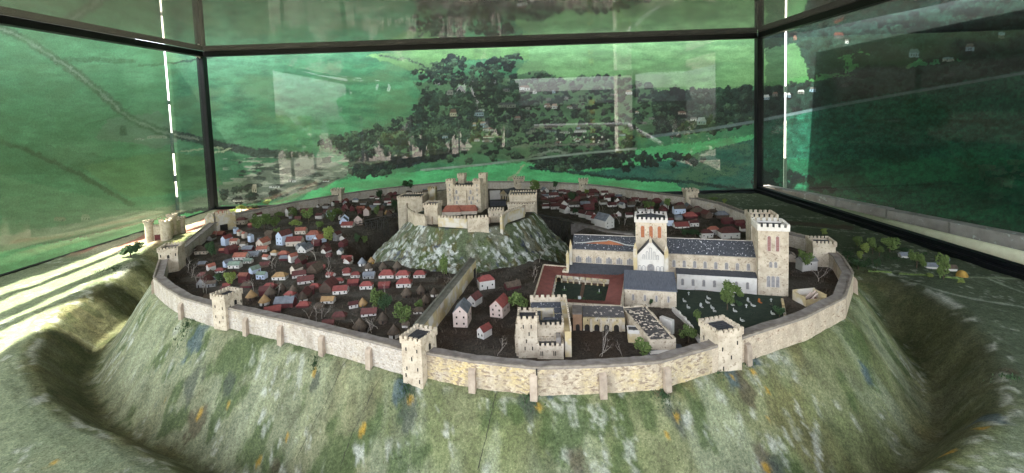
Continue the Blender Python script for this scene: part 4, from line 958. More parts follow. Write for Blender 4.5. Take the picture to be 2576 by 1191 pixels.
p = gc('K', 1830, 500, Z0); mb = MB(); mb.box(-.5, .4, 0, .5, -.1, .28); o = mb.build('flat_roofed_shed', M['slate']); o.location = (p.x, p.y+.1, Z0); tag(o, 'low dark flat roofed shed between keep and castle curtain', 'shed')
# curtain wall on the motte
def curtain(pts, label, h_=.56, wm='stone', butt=(), mer=True):
    P = [gc('K', x, y, Z0-.08) for x, y in pts]; o = Vector((P[0].x, P[0].y, 0)); t = empty('castle_curtain_wall', (o.x, o.y, Z0-.08)); tag(t, label, 'wall', 'castle curtain wall stretches')
    mb = MB(); mc = MB()
    for a, b in zip(P[:-1], P[1:]):
        a = a-o; b = b-o; a.z = b.z = 0; mb.obox((a.x, a.y), (b.x, b.y), .06, -.6, h_-.06, off=.06)
        L = (b-a).length; n = max(2, int(L/.15)); e = (b-a)/n
        for i in range(n):
            q = a+e*i; q2 = a+e*(i+.62); mc.obox((q.x, q.y), (q2.x, q2.y), .035, h_-.06, h_+.05, off=.035)
    mb.build('wall_body', M[wm], t); 
    if mer: mc.build('battlements', M['stone'], t)
    for (bx, by, w_) in butt:
        q = gc('K', bx, by, Z0-.3)-o; q.z = 0; mb = MB(); W = w_/2
        mb.add([(q.x-W, q.y-.1, -.7), (q.x+W, q.y-.1, -.7), (q.x+W, q.y+.25, -.7), (q.x-W, q.y+.25, -.7), (q.x-W*.8, q.y+.02, .38), (q.x+W*.8, q.y+.02, .38), (q.x+W*.8, q.y+.25, .5), (q.x-W*.8, q.y+.25, .5)],
               [(0,3,2,1),(4,5,6,7),(0,1,5,4),(1,2,6,5),(2,3,7,6),(3,0,4,7)]); mb.build('buttress', M['butt'], t)
    return t
curtain([(545, 690), (640, 770), (790, 800)], 'pale curtain wall at the left of the mound, stained with ochre', butt=((528, 650, .1), (628, 778, .12)))
curtain([(975, 810), (1385, 835)], 'yellow stained curtain wall in the middle front of the mound', wm='stoney', butt=((1075, 850, .13), (1350, 850, .13)))
curtain([(1392, 850), (1690, 835)], 'plain cream curtain wall below the keep right corner', h_=.64, butt=((1430, 870, .12),))
curtain([(1885, 820), (1960, 755), (2200, 672)], 'ochre rough curtain wall at the right of the mound', wm='stoney', h_=.62, butt=((1925, 790, .13), (2195, 690, .18)))
curtain([(1560, 400), (1260, 330), (900, 400), (700, 470)], 'plain rear curtain wall on the mound behind the keep', h_=.5, mer=False)
# ------------------------------------------------------------------ trestle bridges
def bridge(a, b, label, legs, dep):
    a = Vector(a); b = Vector(b); t = empty('trestle_bridge', a); tag(t, label, 'bridge'); e = b-a; L = Vector((e.x, e.y, 0)).length
    d = e.normalized(); n = Vector((-d.y, d.x, 0)).normalized(); mb = MB(); k = int(L/.09)
    for i in range(k): q = e*(i/k); mb.bar(q-n*.16, q+n*.16, .022, n=4)
    mb.build('deck', M['wood'], t)
    for s_ in (-1, 1):
        mb = MB(); mb.bar(n*.16*s_+Vector((0, 0, .15)), e+n*.16*s_+Vector((0, 0, .15)), .014, n=4)
        for i in range(9): q = e*(i/8)+n*.16*s_; mb.bar(q, q+Vector((0, 0, .15)), .012, n=4)
        mb.build('handrail', M['wood'], t)
    for f in legs:
        q = e*f; mb = MB()
        for s_ in (-1, 1): mb.bar(q+n*.15*s_, q+n*.2*s_-Vector((0, 0, dep)), .02, n=4)
        z = 0
        while z > -dep+.2: mb.bar(q+n*.16+Vector((0, 0, z)), q-n*.17+Vector((0, 0, z-.28)), .012, n=4); mb.bar(q-n*.16+Vector((0, 0, z)), q+n*.17+Vector((0, 0, z-.28)), .012, n=4); z -= .3
        if f != legs[-1]: q3 = e*legs[legs.index(f)+1]; mb.bar(q-n*.15, q3-n*.18-Vector((0, 0, dep*.7)), .012, n=4); mb.bar(q3-n*.15, q-n*.18-Vector((0, 0, dep*.7)), .012, n=4)
        mb.build('trestle', M['wood'], t)
bridge(gc('J', 905, 765, .1), gc('J', 1490, 640, .9), 'dark timber trestle bridge climbing to the left side of the mound', (.25, .4, .55, .7), 1.4)
bridge(gc('E', 540, 615, .12), gc('E', 150, 545, .8), 'dark timber trestle bridge on the right side of the mound', (.2, .4, .55, .7), 1.3)
# ------------------------------------------------------------------ cathedral
O_ = gc('F', 1285, 860, 0); cr_ = math.atan2(gc('F', 2130, 915, 0).y-O_.y, gc('F', 2130, 915, 0).x-O_.x)
ch = empty('cathedral', (O_.x, O_.y, 0), cr_); tag(ch, 'long cream cathedral with slate roofs, crossing tower and tall west tower', 'cathedral')
def part(name, mb, m): return mb.build(name, M[m], ch)
AW = 2.62
mb = MB(); mb.box(0, AW, 0, .3, -.3, .58); part('aisle_wall', mb, 'white')
mb = MB(); mb.add([(-.03, -.03, .57), (AW, -.03, .57), (AW, .3, .67), (-.03, .3, .67), (-.03, -.03, .59), (AW, -.03, .59), (AW, .3, .69), (-.03, .3, .69)], [(0,3,2,1),(4,5,6,7),(0,1,5,4),(1,2,6,5),(2,3,7,6),(3,0,4,7)]); part('aisle_roof', mb, 'slate')
for i in range(7):
    slit(ch, .19+i*.355, 0, .16, .085, .24, arch=True, m='arch', surround='trim')
def nave(x0, x1, n, kind, rm):
    mb = MB(); mb.box(x0, x1, .3, 1.4, -.3, 1.22)
    part('nave_wall', mb, 'stone')
    for i in range(n+1):
        mb = MB(); u = x0+.06+i*(x1-x0-.12)/n; mb.box(u-.022, u+.022, .278, .3, .68, 1.16); part('pilaster', mb, 'stone')
    mb = MB(); mb.box(x0, x1, .27, .3, 1.165, 1.215); part('cornice', mb, 'stone')
    mb = MB(); o = .04
    mb.add([(x0, .3-o, 1.2), (x1, .3-o, 1.2), (x1, 1.4+o, 1.2), (x0, 1.4+o, 1.2), (x0, .85, 1.64), (x1, .85, 1.64)], [(0, 1, 5, 4), (2, 3, 4, 5), (1, 2, 5), (3, 0, 4), (0, 3, 2, 1)]); part('nave_roof', mb, rm)
    mb = MB(); mb.bar((x0, .85, 1.645), (x1, .85, 1.645), .018, n=5); part('ridge', mb, 'trim')
    for i in range(n):
        u = x0+.06+(i+.5)*(x1-x0-.12)/n
        if kind == 1: slit(ch, u, .3, .72, .10, .25, arch=True, m='arch', surround='trim')
        else:
            for du in (-.075, .075): slit(ch, u+du, .3, .70, .055, .2, arch=True, m='arch', surround='trim')
            slit(ch, u, .3, .70, .075, .25, arch=True, m='arch', surround='trim')
nave(-.32, AW+.02, 8, 1, 'slatew'); nave(-3.82, -1.4, 6, 2, 'slatew')
# missing patch of the choir roof: bare orange boards with torn white edge
mb = MB()
def roofpt(x, f, lift=.012): 
    y = .26+f*(.85-.26); z = 1.2+f*.44; return (x, y-lift*.6, z+lift)
pts = [roofpt(x, f) for x, f in ((-3.35, .42), (-2.9, .52), (-2.5, .60), (-2.46, .66), (-2.1, .52), (-1.85, .38), (-2.3, .40), (-2.9, .42))]
mb.add(pts, [tuple(range(8))]); part('bare_roof_boards', mb, 'louvre')
mb = MB(); ed = [(-3.75, .40), (-3.35, .46), (-3.0, .56), (-2.5, .64), (-2.46, .70), (-2.1, .57), (-1.8, .42), (-1.45, .38)]
for a, b in zip(ed[:-1], ed[1:]): mb.bar(roofpt(*a, .02), roofpt(*b, .02), .022, n=5)
part('torn_edge', mb, 'stonew')
mb = MB(); mb.box(-3.9, -1.4, -.12, .3, -.3, .36); part('aisle_wall', mb, 'stone')
mb = MB(); mb.add([(-3.9, -.15, .36), (-1.4, -.15, .36), (-1.4, .3, .66), (-3.9, .3, .66), (-3.9, -.15, .38), (-1.4, -.15, .38), (-1.4, .3, .68), (-3.9, .3, .68)], [(0,3,2,1),(4,5,6,7),(0,1,5,4),(1,2,6,5),(2,3,7,6),(3,0,4,7)]); part('aisle_roof', mb, 'slate')
for x in (-3.86, -3.95):
    mb = MB(); yy = .2 if x > -3.9 else -.05; mb.box(x-.05, x+.05, yy, yy+.14, -.3, 1.34 if yy > 0 else 1.1); mb.add([(x-.05, yy, 1.34 if yy > 0 else 1.1), (x+.05, yy, 1.34 if yy > 0 else 1.1), (x+.05, yy+.14, 1.34 if yy > 0 else 1.1), (x-.05, yy+.14, 1.34 if yy > 0 else 1.1), (x, yy+.07, 1.6 if yy > 0 else 1.25)], [(0,1,4),(1,2,4),(2,3,4),(3,0,4)]); part('pinnacle', mb, 'stoney')
mb = MB(); mb.box(-4.15, -3.92, -.1, .5, -.3, .45); part('end_chapel', mb, 'stone')
# transept and its gable
TX0, TX1 = -1.38, -.42; TM = (TX0+TX1)/2
mb = MB(); mb.add([(TX0, -.02, -.3), (TX1, -.02, -.3), (TX1, 1.0, -.3), (TX0, 1.0, -.3), (TX0, -.02, 1.18), (TX1, -.02, 1.18), (TX1, 1.0, 1.18), (TX0, 1.0, 1.18), (TM, -.02, 1.72), (TM, 1.0, 1.72)],
     [(0, 1, 5, 8, 4), (1, 2, 6, 5), (3, 0, 4, 7), (2, 3, 7, 9, 6), (5, 6, 9, 8), (7, 4, 8, 9)]); part('transept_wall', mb, 'white')
mb = MB(); mb.add([(TX0-.05, .05, 1.14), (TM, .05, 1.76), (TX1+.05, .05, 1.14), (TX0-.05, 1.0, 1.14), (TM, 1.0, 1.76), (TX1+.05, 1.0, 1.14), (TX0-.05, .05, 1.11), (TM, .05, 1.73), (TX1+.05, .05, 1.11), (TX0-.05, 1.0, 1.11), (TM, 1.0, 1.73), (TX1+.05, 1.0, 1.11)],
     [(0, 3, 4, 1), (1, 4, 5, 2), (0, 1, 7, 6), (1, 2, 8, 7), (0, 6, 9, 3), (2, 5, 11, 8)]); part('transept_roof', mb, 'slate')
for x in (TX0-.06, TX1+.06):
    mb = MB(); mb.box(x-.07, x+.07, -.07, .12, -.3, 1.42); mb.add([(x-.07, -.07, 1.42), (x+.07, -.07, 1.42), (x+.07, .12, 1.42), (x-.07, .12, 1.42), (x, .03, 1.66)], [(0,1,4),(1,2,4),(2,3,4),(3,0,4)]); part('pinnacle', mb, 'stoney')
slit(ch, TM, -.02, .46, .24, .42, arch=True, m='arch', surround='trim')
for dx in (-.39, -.25, .25, .39): slit(ch, TM+dx, -.02, .46, .09, .34, arch=True, m='white', surround='arch')
for dx, h_ in ((-.24, .16), (-.12, .28), (0, .42), (.12, .28), (.24, .16)): slit(ch, TM+dx, -.02, 1.05, .055, h_, arch=True, m='white', surround='arch')
mb = MB(); mb.box(TM-.05, TM+.05, -.03, .03, 1.66, 1.80); mb.bar((TM, 0, 1.8), (TM, 0, 1.9), .05, .01, 6); part('finial', mb, 'stone')
# crossing tower
TXa, TXb = -1.43, -.32; ty = .42
mb = MB(); mb.box(TXa, TXb, ty, ty+1.05, .5, 2.34); part('crossing_tower', mb, 'stone')
mb = MB(); parapet(mb, TXa-.04, TXb+.04, ty-.04, ty+1.09, 2.42, .085, .06, .09, .07, band=.11); part('tower_battlements', mb, 'white')
mb = MB(); mb.add([(TXa+.02, ty+.02, 2.36), (TXb-.02, ty+.02, 2.36), (TXb-.02, ty+1.03, 2.36), (TXa+.02, ty+1.03, 2.36), ((TXa+TXb)/2, ty+.5, 2.55)], [(0,1,4),(1,2,4),(2,3,4),(3,0,4)]); part('tower_roof', mb, 'slate')
mb = MB(); mb.bar(((TXa+TXb)/2, ty+.5, 2.52), ((TXa+TXb)/2, ty+.5, 2.92), .012, .006, 5); part('finial', mb, 'wood')
for dx in (-.3, 0, .3): slit(ch, (TXa+TXb)/2+dx, ty, 1.74, .13, .44, arch=True, m='louvre', surround='trim')
# west tower
WX0, WX1 = AW+.02, AW+.96; wy = -.03
mb = MB(); mb.box(WX0, WX1, wy, wy+.95, -.3, 2.3); part('west_tower', mb, 'stone')
mb = MB(); parapet(mb, WX0-.03, WX1+.03, wy-.03, wy+.98, 2.38, .11, .06, .10, .08, band=.13); part('tower_battlements', mb, 'white')
mb = MB(); mb.box(WX0+.03, WX1-.03, wy+.03, wy+.92, 2.29, 2.32); part('tower_roof', mb, 'slate')
wm = (WX0+WX1)/2
for dx in (-.13, .13): slit(ch, wm+dx, wy, 1.55, .10, .52, arch=True, m='louvrer', surround='trim')
for dx in (-.075, .075): slit(ch, wm+dx, wy, .98, .085, .2, arch=True, m='arch', surround='trim')
for dx in (-.14, 0, .14): slit(ch, wm+dx, wy, .30, .10, .38, arch=True, m='arch', surround='trim')
for i in range(4): slit(ch, WX1, wy+.48, .3+i*.5, .05, .15, 'R', m='arch', arch=True)
# ------------------------------------------------------------------ chapter building in front of the transept
p1 = gc('F', 725, 1035, 0); p2 = gc('F', 1280, 1072, 0); e = p2-p1; cw = e.length; rot = math.atan2(e.y, e.x); mid = (p1+p2)/2
cb = empty('chapter_house', (mid.x, mid.y, 0), rot); tag(cb, 'cream chapter building with smooth blue slate roof in front of the transept', 'building')
W = cw/2; mb = MB(); mb.add([(-W,0,-.3),(W,0,-.3),(W,1.3,-.3),(-W,1.3,-.3),(-W,0,.57),(W,0,.57),(W,1.3,.74),(-W,1.3,.74)], [(0,3,2,1),(4,5,6,7),(0,1,5,4),(1,2,6,5),(2,3,7,6),(3,0,4,7)]); mb.build('wall', M['stone'], cb)
mb = MB(); W += .03; mb.add([(-W,-.05,.575),(W,-.05,.575),(W,1.3,.76),(-W,1.3,.76),(-W,-.05,.60),(W,-.05,.60),(W,1.3,.785),(-W,1.3,.785)], [(0,3,2,1),(4,5,6,7),(0,1,5,4),(1,2,6,5),(2,3,7,6),(3,0,4,7)]); mb.build('roof', M['slateb'], cb)
for i, u in enumerate((.17, .40, .62, .85)): slit(cb, (u-.5)*cw, 0, .2, .055, .2, arch=True, m='arch', surround='trim')
for u in (.27, .73): mb = MB(); mb.box((u-.5)*cw-.05, (u-.5)*cw+.05, -.05, -.003, -.2, .5); mb.build('buttress', M['stone'], cb)
# ------------------------------------------------------------------ cloister
zc = .46
cbl, cbr, cfr, cfl = gc('G', 1140, 110, zc), gc('G', 1950, 175, zc), gc('G', 1905, 520, zc), gc('G', 1030, 470, zc)
cl = empty('cloister', (cbl.x, cbl.y, 0)); tag(cl, 'square cloister with red tiled roof ring, brown arches and green court', 'cloister')
o3 = Vector((cbl.x, cbl.y, 0)); C4 = [Vector((p.x, p.y, 0))-o3 for p in (cbl, cbr, cfr, cfl)]; cen = sum(C4, Vector())/4
inn = [cen+(p-cen)*.64 for p in C4]
mb = MB()
for i in range(4):
    a, b = C4[i], C4[(i+1) % 4]; ai, bi = inn[i], inn[(i+1) % 4]
    mb.add([(a.x, a.y, .47), (b.x, b.y, .47), (bi.x, bi.y, .36), (ai.x, ai.y, .36), (a.x, a.y, .44), (b.x, b.y, .44), (bi.x, bi.y, .33), (ai.x, ai.y, .33)], [(0,3,2,1),(4,5,6,7),(0,1,5,4),(2,3,7,6),(1,2,6,5),(3,0,4,7)])
    L = (b-a).length; n = int(L/.11)
    for k in range(n):
        u = (k+.5)/n; p_ = a.lerp(b, u); q_ = ai.lerp(bi, u); mb.bar((p_.x, p_.y, .474), (q_.x, q_.y, .364), .011, n=4)
mb.build('tiled_roof', M['clay'], cl)
for i in range(4):
    a, b = C4[i], C4[(i+1) % 4]; e = (b-a).normalized()*.02; mb = MB(); mb.obox(((a).x, (a).y), ((b-e).x, (b-e).y), .025, -.2, .50, off=.0 if i != 3 else .0); mb.build('outer_wall', M['stone'], cl)
for i in range(4):
    a, b = [cen+(p-cen)*.96 for p in (C4[i], C4[(i+1) % 4])]; mb = MB(); mb.obox(a.to_2d(), b.to_2d(), .01, .0, .33); mb.build('inner_lining', M['pathb'], cl)
for i in range(4):
    a, b = inn[i], inn[(i+1) % 4]; L = (b-a).length; n = 9 if i in (0, 2) else 7; e = (b-a)/n
    mb = MB()
    for k in range(n+1):
        q = a+e*k; mb.obox((q-e.normalized()*.025).to_2d(), (q+e.normalized()*.025).to_2d(), .03, 0, .2)
    # arches: band with semicircular cuts
    un = e.normalized()
    for k in range(n):
        q = a+e*k; W = e.length/2; c0 = q+e/2; r_ = W-.03; seg = 8
        for j in range(seg):
            t0, t1 = math.pi*j/seg, math.pi*(j+1)/seg
            pa, pb = c0+un*r_*math.cos(t0), c0+un*r_*math.cos(t1); za, zb = .17+r_*math.sin(t0)*.9, .17+r_*math.sin(t1)*.9
            mb.add([(pa.x, pa.y, za), (pb.x, pb.y, zb), (pb.x, pb.y, .335), (pa.x, pa.y, .335)], [(0, 1, 2, 3)])
    mb.build('arcade', M['stoney'], cl)
mb = MB(); mb.add([(p.x, p.y, .06) for p in [C4[0], C4[3], C4[2], C4[1]]], [(0, 1, 2, 3)]); mb.build('walk_floor', M['pathb'], cl)
mb = MB(); mb.add([(p.x, p.y, .066) for p in [inn[0], inn[3], inn[2], inn[1]]], [(0, 1, 2, 3)]); mb.build('court_lawn', M['lawn'], cl)
mb = MB(); a, b = inn[0].lerp(inn[1], .52), inn[3].lerp(inn[2], .52); mb.obox(a.to_2d(), b.to_2d(), .06, .05, .072); a, b = inn[0].lerp(inn[3], .78), inn[1].lerp(inn[2], .78); mb.obox(a.to_2d(), b.to_2d(), .06, .05, .0705); mb.build('court_path', M['pathb'], cl)
for k, (x, y) in enumerate(((1345, 350), (1690, 380))):
    p = gc('G', x, y, .08); mb = MB(); mb.cyl(0, 0, 0, .03, .09, n=12); f = empty('fountain', (p.x, p.y, .068)); tag(f, ['left', 'right'][k]+' small round fountain in the green cloister court', 'fountain'); mb.build('basin', M['leafd'], f); mb = MB(); mb.cyl(0, 0, .03, .14, .018, .008, 8); mb.build('jet', M['stonew'], f)
p = gc('G', 1495, 450, .08); mb = MB(); mb.box(-.12, .12, -.12, .12, 0, .035, 0); mb.box(-.05, .05, -.03, .03, .035, .13, 1)
for dx, dy in ((-.16, .02), (.16, .05), (-.1, -.13), (.13, -.12)): mb.cyl(dx, dy, 0, .07, .05, .02, 7, 0)
o = mb.build('planted_cross', [M['leafd'], M['stonew']]); o.location = (p.x, p.y, .07); tag(o, 'small planted bed with white pedestal at the cloister path crossing', 'flower bed')
# ------------------------------------------------------------------ bishop palace block
bp_ = gc('G', 893, 1030, 0); pr = R(-3)
pal = empty('bishop_palace', (bp_.x, bp_.y, 0), pr); tag(pal, 'cream battlemented palace block with open inner well behind the front wall', 'palace')
def pb(name, x0, x1, y0, y1, h_, m='stone', sides='FBLR', roof='slate', mer=.075, gap=.06):
    mb = MB(); mb.box(x0, x1, y0, y1, -.3, h_-.08); o = mb.build(name, M[m], pal)
    mb = MB(); parapet(mb, x0-.01, x1+.01, y0-.01, y1+.01, h_, .075, .045, mer, gap, band=.09, sides=sides); mb.build('battlements', M[m], o)
    mb = MB(); mb.box(x0+.045, x1-.045, y0+.045, y1-.045, h_-.082, h_-.05)
    for i in range(1, int((x1-x0)/.08)): mb.box(x0+i*.08, x0+i*.08+.01, y0+.05, y1-.05, h_-.05, h_-.04)
    mb.build('roof', M[roof], o); return o
k = .00272
t = pb('left_tower', 0, .52, 0, .58, 1.08)
for x, z in ((.15, .82), (.36, .82), (.30, .62), (.22, .42), (.18, .22), (.38, .22)): slit(t, x, 0, z, .028, .1)
t2 = pb('front_block', .53, 1.24, .36, .85, .74, sides='FLR')
t3 = pb('porch', .50, 1.20, -.06, .35, .36)
for x in (.60, .645, .94, .985): slit(t3, x, -.06, .10, .022, .12)
mb = MB(); mb.box(1.02, 1.14, .0, .3, .34, .56); mb.build('chimney', M['walk'], t3)
mb = MB(); mb.box(1.245, 1.42, .05, 2.2, -.3, .70); tt = mb.build('right_range', M['stoney'], pal); mb = MB(); parapet(mb, 1.30, 1.43, .04, 2.25, .78, .06, .04, .07, .07, sides='R', band=.1); mb.build('battlements', M['stone'], tt)
mb = MB(); mb.box(.70, 1.24, .86, 1.05, -.3, .62); mb.box(1.0, 1.24, 1.06, 1.75, -.3, .62); mb.box(.3, 1.24, 1.76, 2.2, -.3, .62); mb.box(.3, .66, .6, 1.75, -.3, .55); w_ = mb.build('inner_range', M['stoney'], pal)
for (x0, x1, y0, y1, z) in ((.70, 1.24, .87, 1.04, .64), (1.02, 1.24, 1.06, 1.34, .63), (1.02, 1.24, 1.38, 1.74, .66), (.32, 1.24, 1.78, 2.18, .66), (.32, .62, .62, 1.74, .58)):
    mb = MB(); mb.add([(x0, y0, z-.03), (x1, y0, z-.03), (x1, y1, z-.03), (x0, y1, z-.03), (x0, (y0+y1)/2, z+.06), (x1, (y0+y1)/2, z+.06)], [(0,1,5,4),(2,3,4,5),(1,2,5),(3,0,4),(0,3,2,1)]); mb.build('slate_roof', M['slatew'], w_)
mb = MB(); parapet(mb, .3, 1.42, 1.8, 2.24, .78, .075, .045, .09, .07, sides='B', band=.2); mb.build('rear_battlements', M['stone'], pal)
mb = MB(); mb.box(-.06, -.005, .1, .5, -.3, .9); mb.box(-.1, -.065, .25, .6, -.3, .55); mb.build('buttress', M['stone'], pal)
# ------------------------------------------------------------------ south range with dark arches
p1 = gc('G', 1530, 757, 0); p2 = gc('G', 1945, 765, 0); e = p2-p1; W = e.length; rot = math.atan2(e.y, e.x); mid = (p1+p2)/2
sr_ = empty('arcaded_range', (mid.x, mid.y, 0), rot); tag(sr_, 'cream arcaded range with dark arches and flaked grey roof below the cloister', 'building')
mb = MB(); mb.box(-W/2, W/2, 0, .5, -.2, .44); mb.build('wall', M['stoney'], sr_)
m_fl = simple('littered_slabs', (.075, .07, .068), (.11, .10, .095), 9, rough=.8, rnd=0, bs=.6, c3=(.45, .38, .32), s3=9, lo3=.60, hi3=.63, stretch=(1, 1, 1)); M['litter'] = m_fl
mb = MB(); mb.add([(-W/2, .0, .44), (W/2, 0, .44), (W/2, .5, .56), (-W/2, .5, .56), (-W/2, 0, .40), (W/2, 0, .40), (W/2, .5, .52), (-W/2, .5, .52)], [(0,1,2,3),(4,7,6,5),(0,4,5,1),(2,6,7,3),(1,5,6,2),(3,7,4,0)]); mb.build('roof', M['litter'], sr_)
for i in range(4): slit(sr_, -W/2+.12+i*(W-.2)/3.6, 0, 0, .15, .2, arch=True, name='archway')
for i in range(4): u = -W/2+.24+i*(W-.2)/3.6; mb = MB(); mb.box(u-.035, u+.035, -.05, -.002, -.1, .38); mb.build('buttress', M['stone'], sr_)
for i in range(4): slit(sr_, -W/2+.14+i*(W-.2)/3.6, 0, .30, .02, .05)
p1 = gc('G', 1478, 757, 0); bw = empty('brown_annex', (p1.x, p1.y, 0), rot); tag(bw, 'small brown stone annex with one dark arch left of the arcaded range', 'building')
mb = MB(); mb.box(-.14, .13, 0, .6, -.2, .5); mb.build('wall', simple('brown_stone', (.33, .20, .12), (.22, .13, .08), 6, rnd=0), bw); slit(bw, 0, 0, 0, .12, .2, arch=True, name='archway'); mb = MB(); mb.box(-.15, .14, -.01, .61, .502, .53); mb.build('roof', M['walk'], bw)
# ------------------------------------------------------------------ long ruined hall, roof strewn with slabs
hz = .45; Hq = [gc('H', x, y, hz) for x, y in ((390, 655), (660, 645), (325, 268), (70, 290))]
rh = empty('ruined_hall', (Hq[0].x, Hq[0].y, 0)); tag(rh, 'long ruined hall with littered grey slab roof and low white walls', 'building')
o4 = Vector((Hq[0].x, Hq[0].y, 0)); Hl = [Vector((p.x, p.y, 0))-o4 for p in Hq]
mb = MB(); mb.add([(p.x, p.y, -.2) for p in Hl]+[(p.x, p.y, .40) for p in Hl], [(0,1,5,4),(1,2,6,5),(2,3,7,6),(3,0,4,7),(4,5,6,7)]); mb.build('wall', M['stone'], rh)
mb = MB(); mb.add([(p.x, p.y, .41) for p in Hl], [(0,1,2,3)]); mb.build('slab_roof', M['litter'], rh)
mb = MB()
for _ in range(70):
    u, v = random.random(), random.random(); q = (Hl[0].lerp(Hl[1], u)).lerp(Hl[3].lerp(Hl[2], u), v); a = random.uniform(0, 3.1); s_ = random.uniform(.02, .05)
    d_ = Vector((math.cos(a)*s_, math.sin(a)*s_)); z_ = .412+random.random()*.012; mb.obox((q.to_2d()-d_), (q.to_2d()+d_), s_*.5, z_, z_+random.uniform(.008, .02))
mb.build('loose_slabs', M['cream'], rh)
for i in range(4):
    a, b = Hl[i], Hl[(i+1) % 4]; mb = MB(); n = 12
    for k_ in range(n):
        q, q2 = a.lerp(b, k_/n), a.lerp(b, (k_+1)/n-.002); mb.obox(q.to_2d(), q2.to_2d(), .022, .2, .45+random.uniform(-.02, .03)*(i != 0))
    mb.build('broken_parapet', M['stone'], rh)
p = gc('H', 205, 690, 0); tt = empty('stair_turret', (p.x, p.y, 0), R(-8)); tag(tt, 'small yellowed stair turret at the left side of the ruined hall', 'turret'); mb = MB(); mb.box(-.16, .16, 0, .3, -.2, .33); mb.build('wall', M['stoney'], tt); mb = MB(); mb.box(-.13, .13, .03, .27, .332, .345); mb.build('roof', M['slate'], tt); mb = MB(); parapet(mb, -.17, .17, -.01, .31, .34, .03, .03, .3, .02); mb.build('rim', M['white'], tt)
p = gc('H', 560, 790, .12); t = gable('lean_to', 'low dark slate lean-to at the near end of the ruined hall', (p.x, p.y-.05, 0), R(6), .9, .42, .12, .1, 'white', 'slate', 'x', cat='building')
p = gc('H', 570, 560, .0); mb = MB(); mb.box(0, .14, 0, .4, -.2, .42); o = mb.build('side_chapel', M['white']); o.location = (p.x+.05, p.y-.25, 0); o.rotation_euler = (0, 0, R(38)); tag(o, 'small white side chapel stuck to the right of the ruined hall', 'building')
# ------------------------------------------------------------------ churchyard
la = [gc('H', x, y, .0) for x, y in ((690, 110), (1850, 190), (1900, 420), (1330, 640), (960, 660), (640, 290))]
mb = MB(); mb.add([(p.x, p.y, .055) for p in la], [(5, 4, 3, 2, 1, 0)]); tag(mb.build('churchyard_lawn', M['lawn']), kind='structure')
def lowwall(pts, label, k='H', h_=.16, m='white'):
    P = [gc(k, x, y, h_) for x, y in pts]; mb = MB()
    for a, b in zip(P[:-1], P[1:]):
        n = 8
        for i in range(n): q, q2 = a.lerp(b, i/n), a.lerp(b, (i+1)/n); mb.obox(q.to_2d(), q2.to_2d(), .035, -.15, h_+random.uniform(-.04, .02))
    tag(mb.build('low_wall', M[m]), label, 'wall')
lowwall([(635, 280), (800, 440), (948, 650)], 'low broken white wall between ruined hall and churchyard')
lowwall([(1850, 190), (1885, 370), (1960, 420)], 'low yellowed wall at the right edge of the churchyard', m='stoney')
lowwall([(0, 600), (600, 660), (1200, 720)], 'long low grey bank wall behind the cathedral choir', 'E', .12, 'grey') if False else None
P = [gc('E', x, y, .12) for x, y in ((540, 600), (760, 640), (950, 690), (1200, 715))]; mb = MB()
for a, b in zip(P[:-1], P[1:]): mb.obox(a.to_2d(), b.to_2d(), .16, -.6, .1)
tag(mb.build('moat_bank', M['walk']), 'low grey bank running behind the cathedral choir roof', 'wall')
def cross(k, x, y, s_=1, kind='cross', m='stonew'):
    p = gc(k, x, y, .05); t = random.uniform(-.4, .4); mb = MB(); h_ = .13*s_
    if kind == 'cross': mb.box(-.012, .012, -.008, .008, -.03, h_); mb.box(-.045*s_, .045*s_, -.0079, .0079, h_*.62, h_*.62+.022)
    elif kind == 'slab':
        mb.add([(-.035, -.01, -.03), (.035, -.01, -.03), (.035, .015, -.03), (-.035, .015, -.03), (-.035, -.01, .1), (.035, -.01, .1), (.035, .015, .1), (-.035, .015, .1), (0, -.01, .13), (0, .015, .13)], [(0,1,5,8,4),(2,3,7,9,6),(1,2,6,5),(3,0,4,7),(5,6,9,8),(7,4,8,9)]); mb.box(-.035, .035, -.12, -.02, -.02, .02)
    else: mb.box(-.05, .05, -.09, -.0, -.02, .02); mb.box(-.055, -.03, .0, .012, -.02, .09); mb.box(-.055, .02, -.01, .0, -.02, .035)
    o = mb.build({'cross': 'grave_cross', 'slab': 'gravestone', 'flat': 'grave_kerb'}[kind], M[m]); o.location = (p.x, p.y, .055); o.rotation_euler = (R(random.uniform(-8, 8)), 0, t)
    return o
GR_ = [('cross', 812, 160), ('flat', 765, 225), ('flat', 1030, 195), ('flat', 1018, 240), ('flat', 810, 295), ('slab', 945, 285), ('flat', 1075, 300), ('cross', 1308, 198), ('flat', 1292, 265), ('cross', 1382, 275), ('flat', 1325, 335), ('cross', 1452, 300), ('slab', 1468, 225), ('slab', 1592, 235), ('cross', 1728, 235), ('flat', 1745, 365), ('flat', 1400, 440), ('flat', 1100, 335), ('flat', 1520, 275)]
NAMEK = {'cross': 'white grave cross', 'slab': 'pale upright gravestone', 'flat': 'low white kerbed grave'}; cnt = {}
for kd, x, y in GR_: cnt[kd] = cnt.get(kd, 0)+1
seq = {}; ORD = ['leftmost', 'second from left', 'third from left', 'fourth from left', 'fifth from left', 'sixth from left', 'seventh from left', 'eighth from left', 'ninth from left', 'rightmost']
for kd, x, y in sorted(GR_, key=lambda t: t[1]):
    red = (x == 1592); o = cross('H', x, y, .9, kd, 'rust' if red else 'stonew')
    if red: tag(o, 'rust orange gravestone in the churchyard', 'grave', 'graves in the churchyard'); continue
    i = seq.get(kd, 0); seq[kd] = i+1
    tag(o, NAMEK[kd]+' in the dark green churchyard, '+(ORD[i] if i < cnt[kd]-1 or kd == 'slab' else 'rightmost'), 'grave', 'graves in the churchyard')
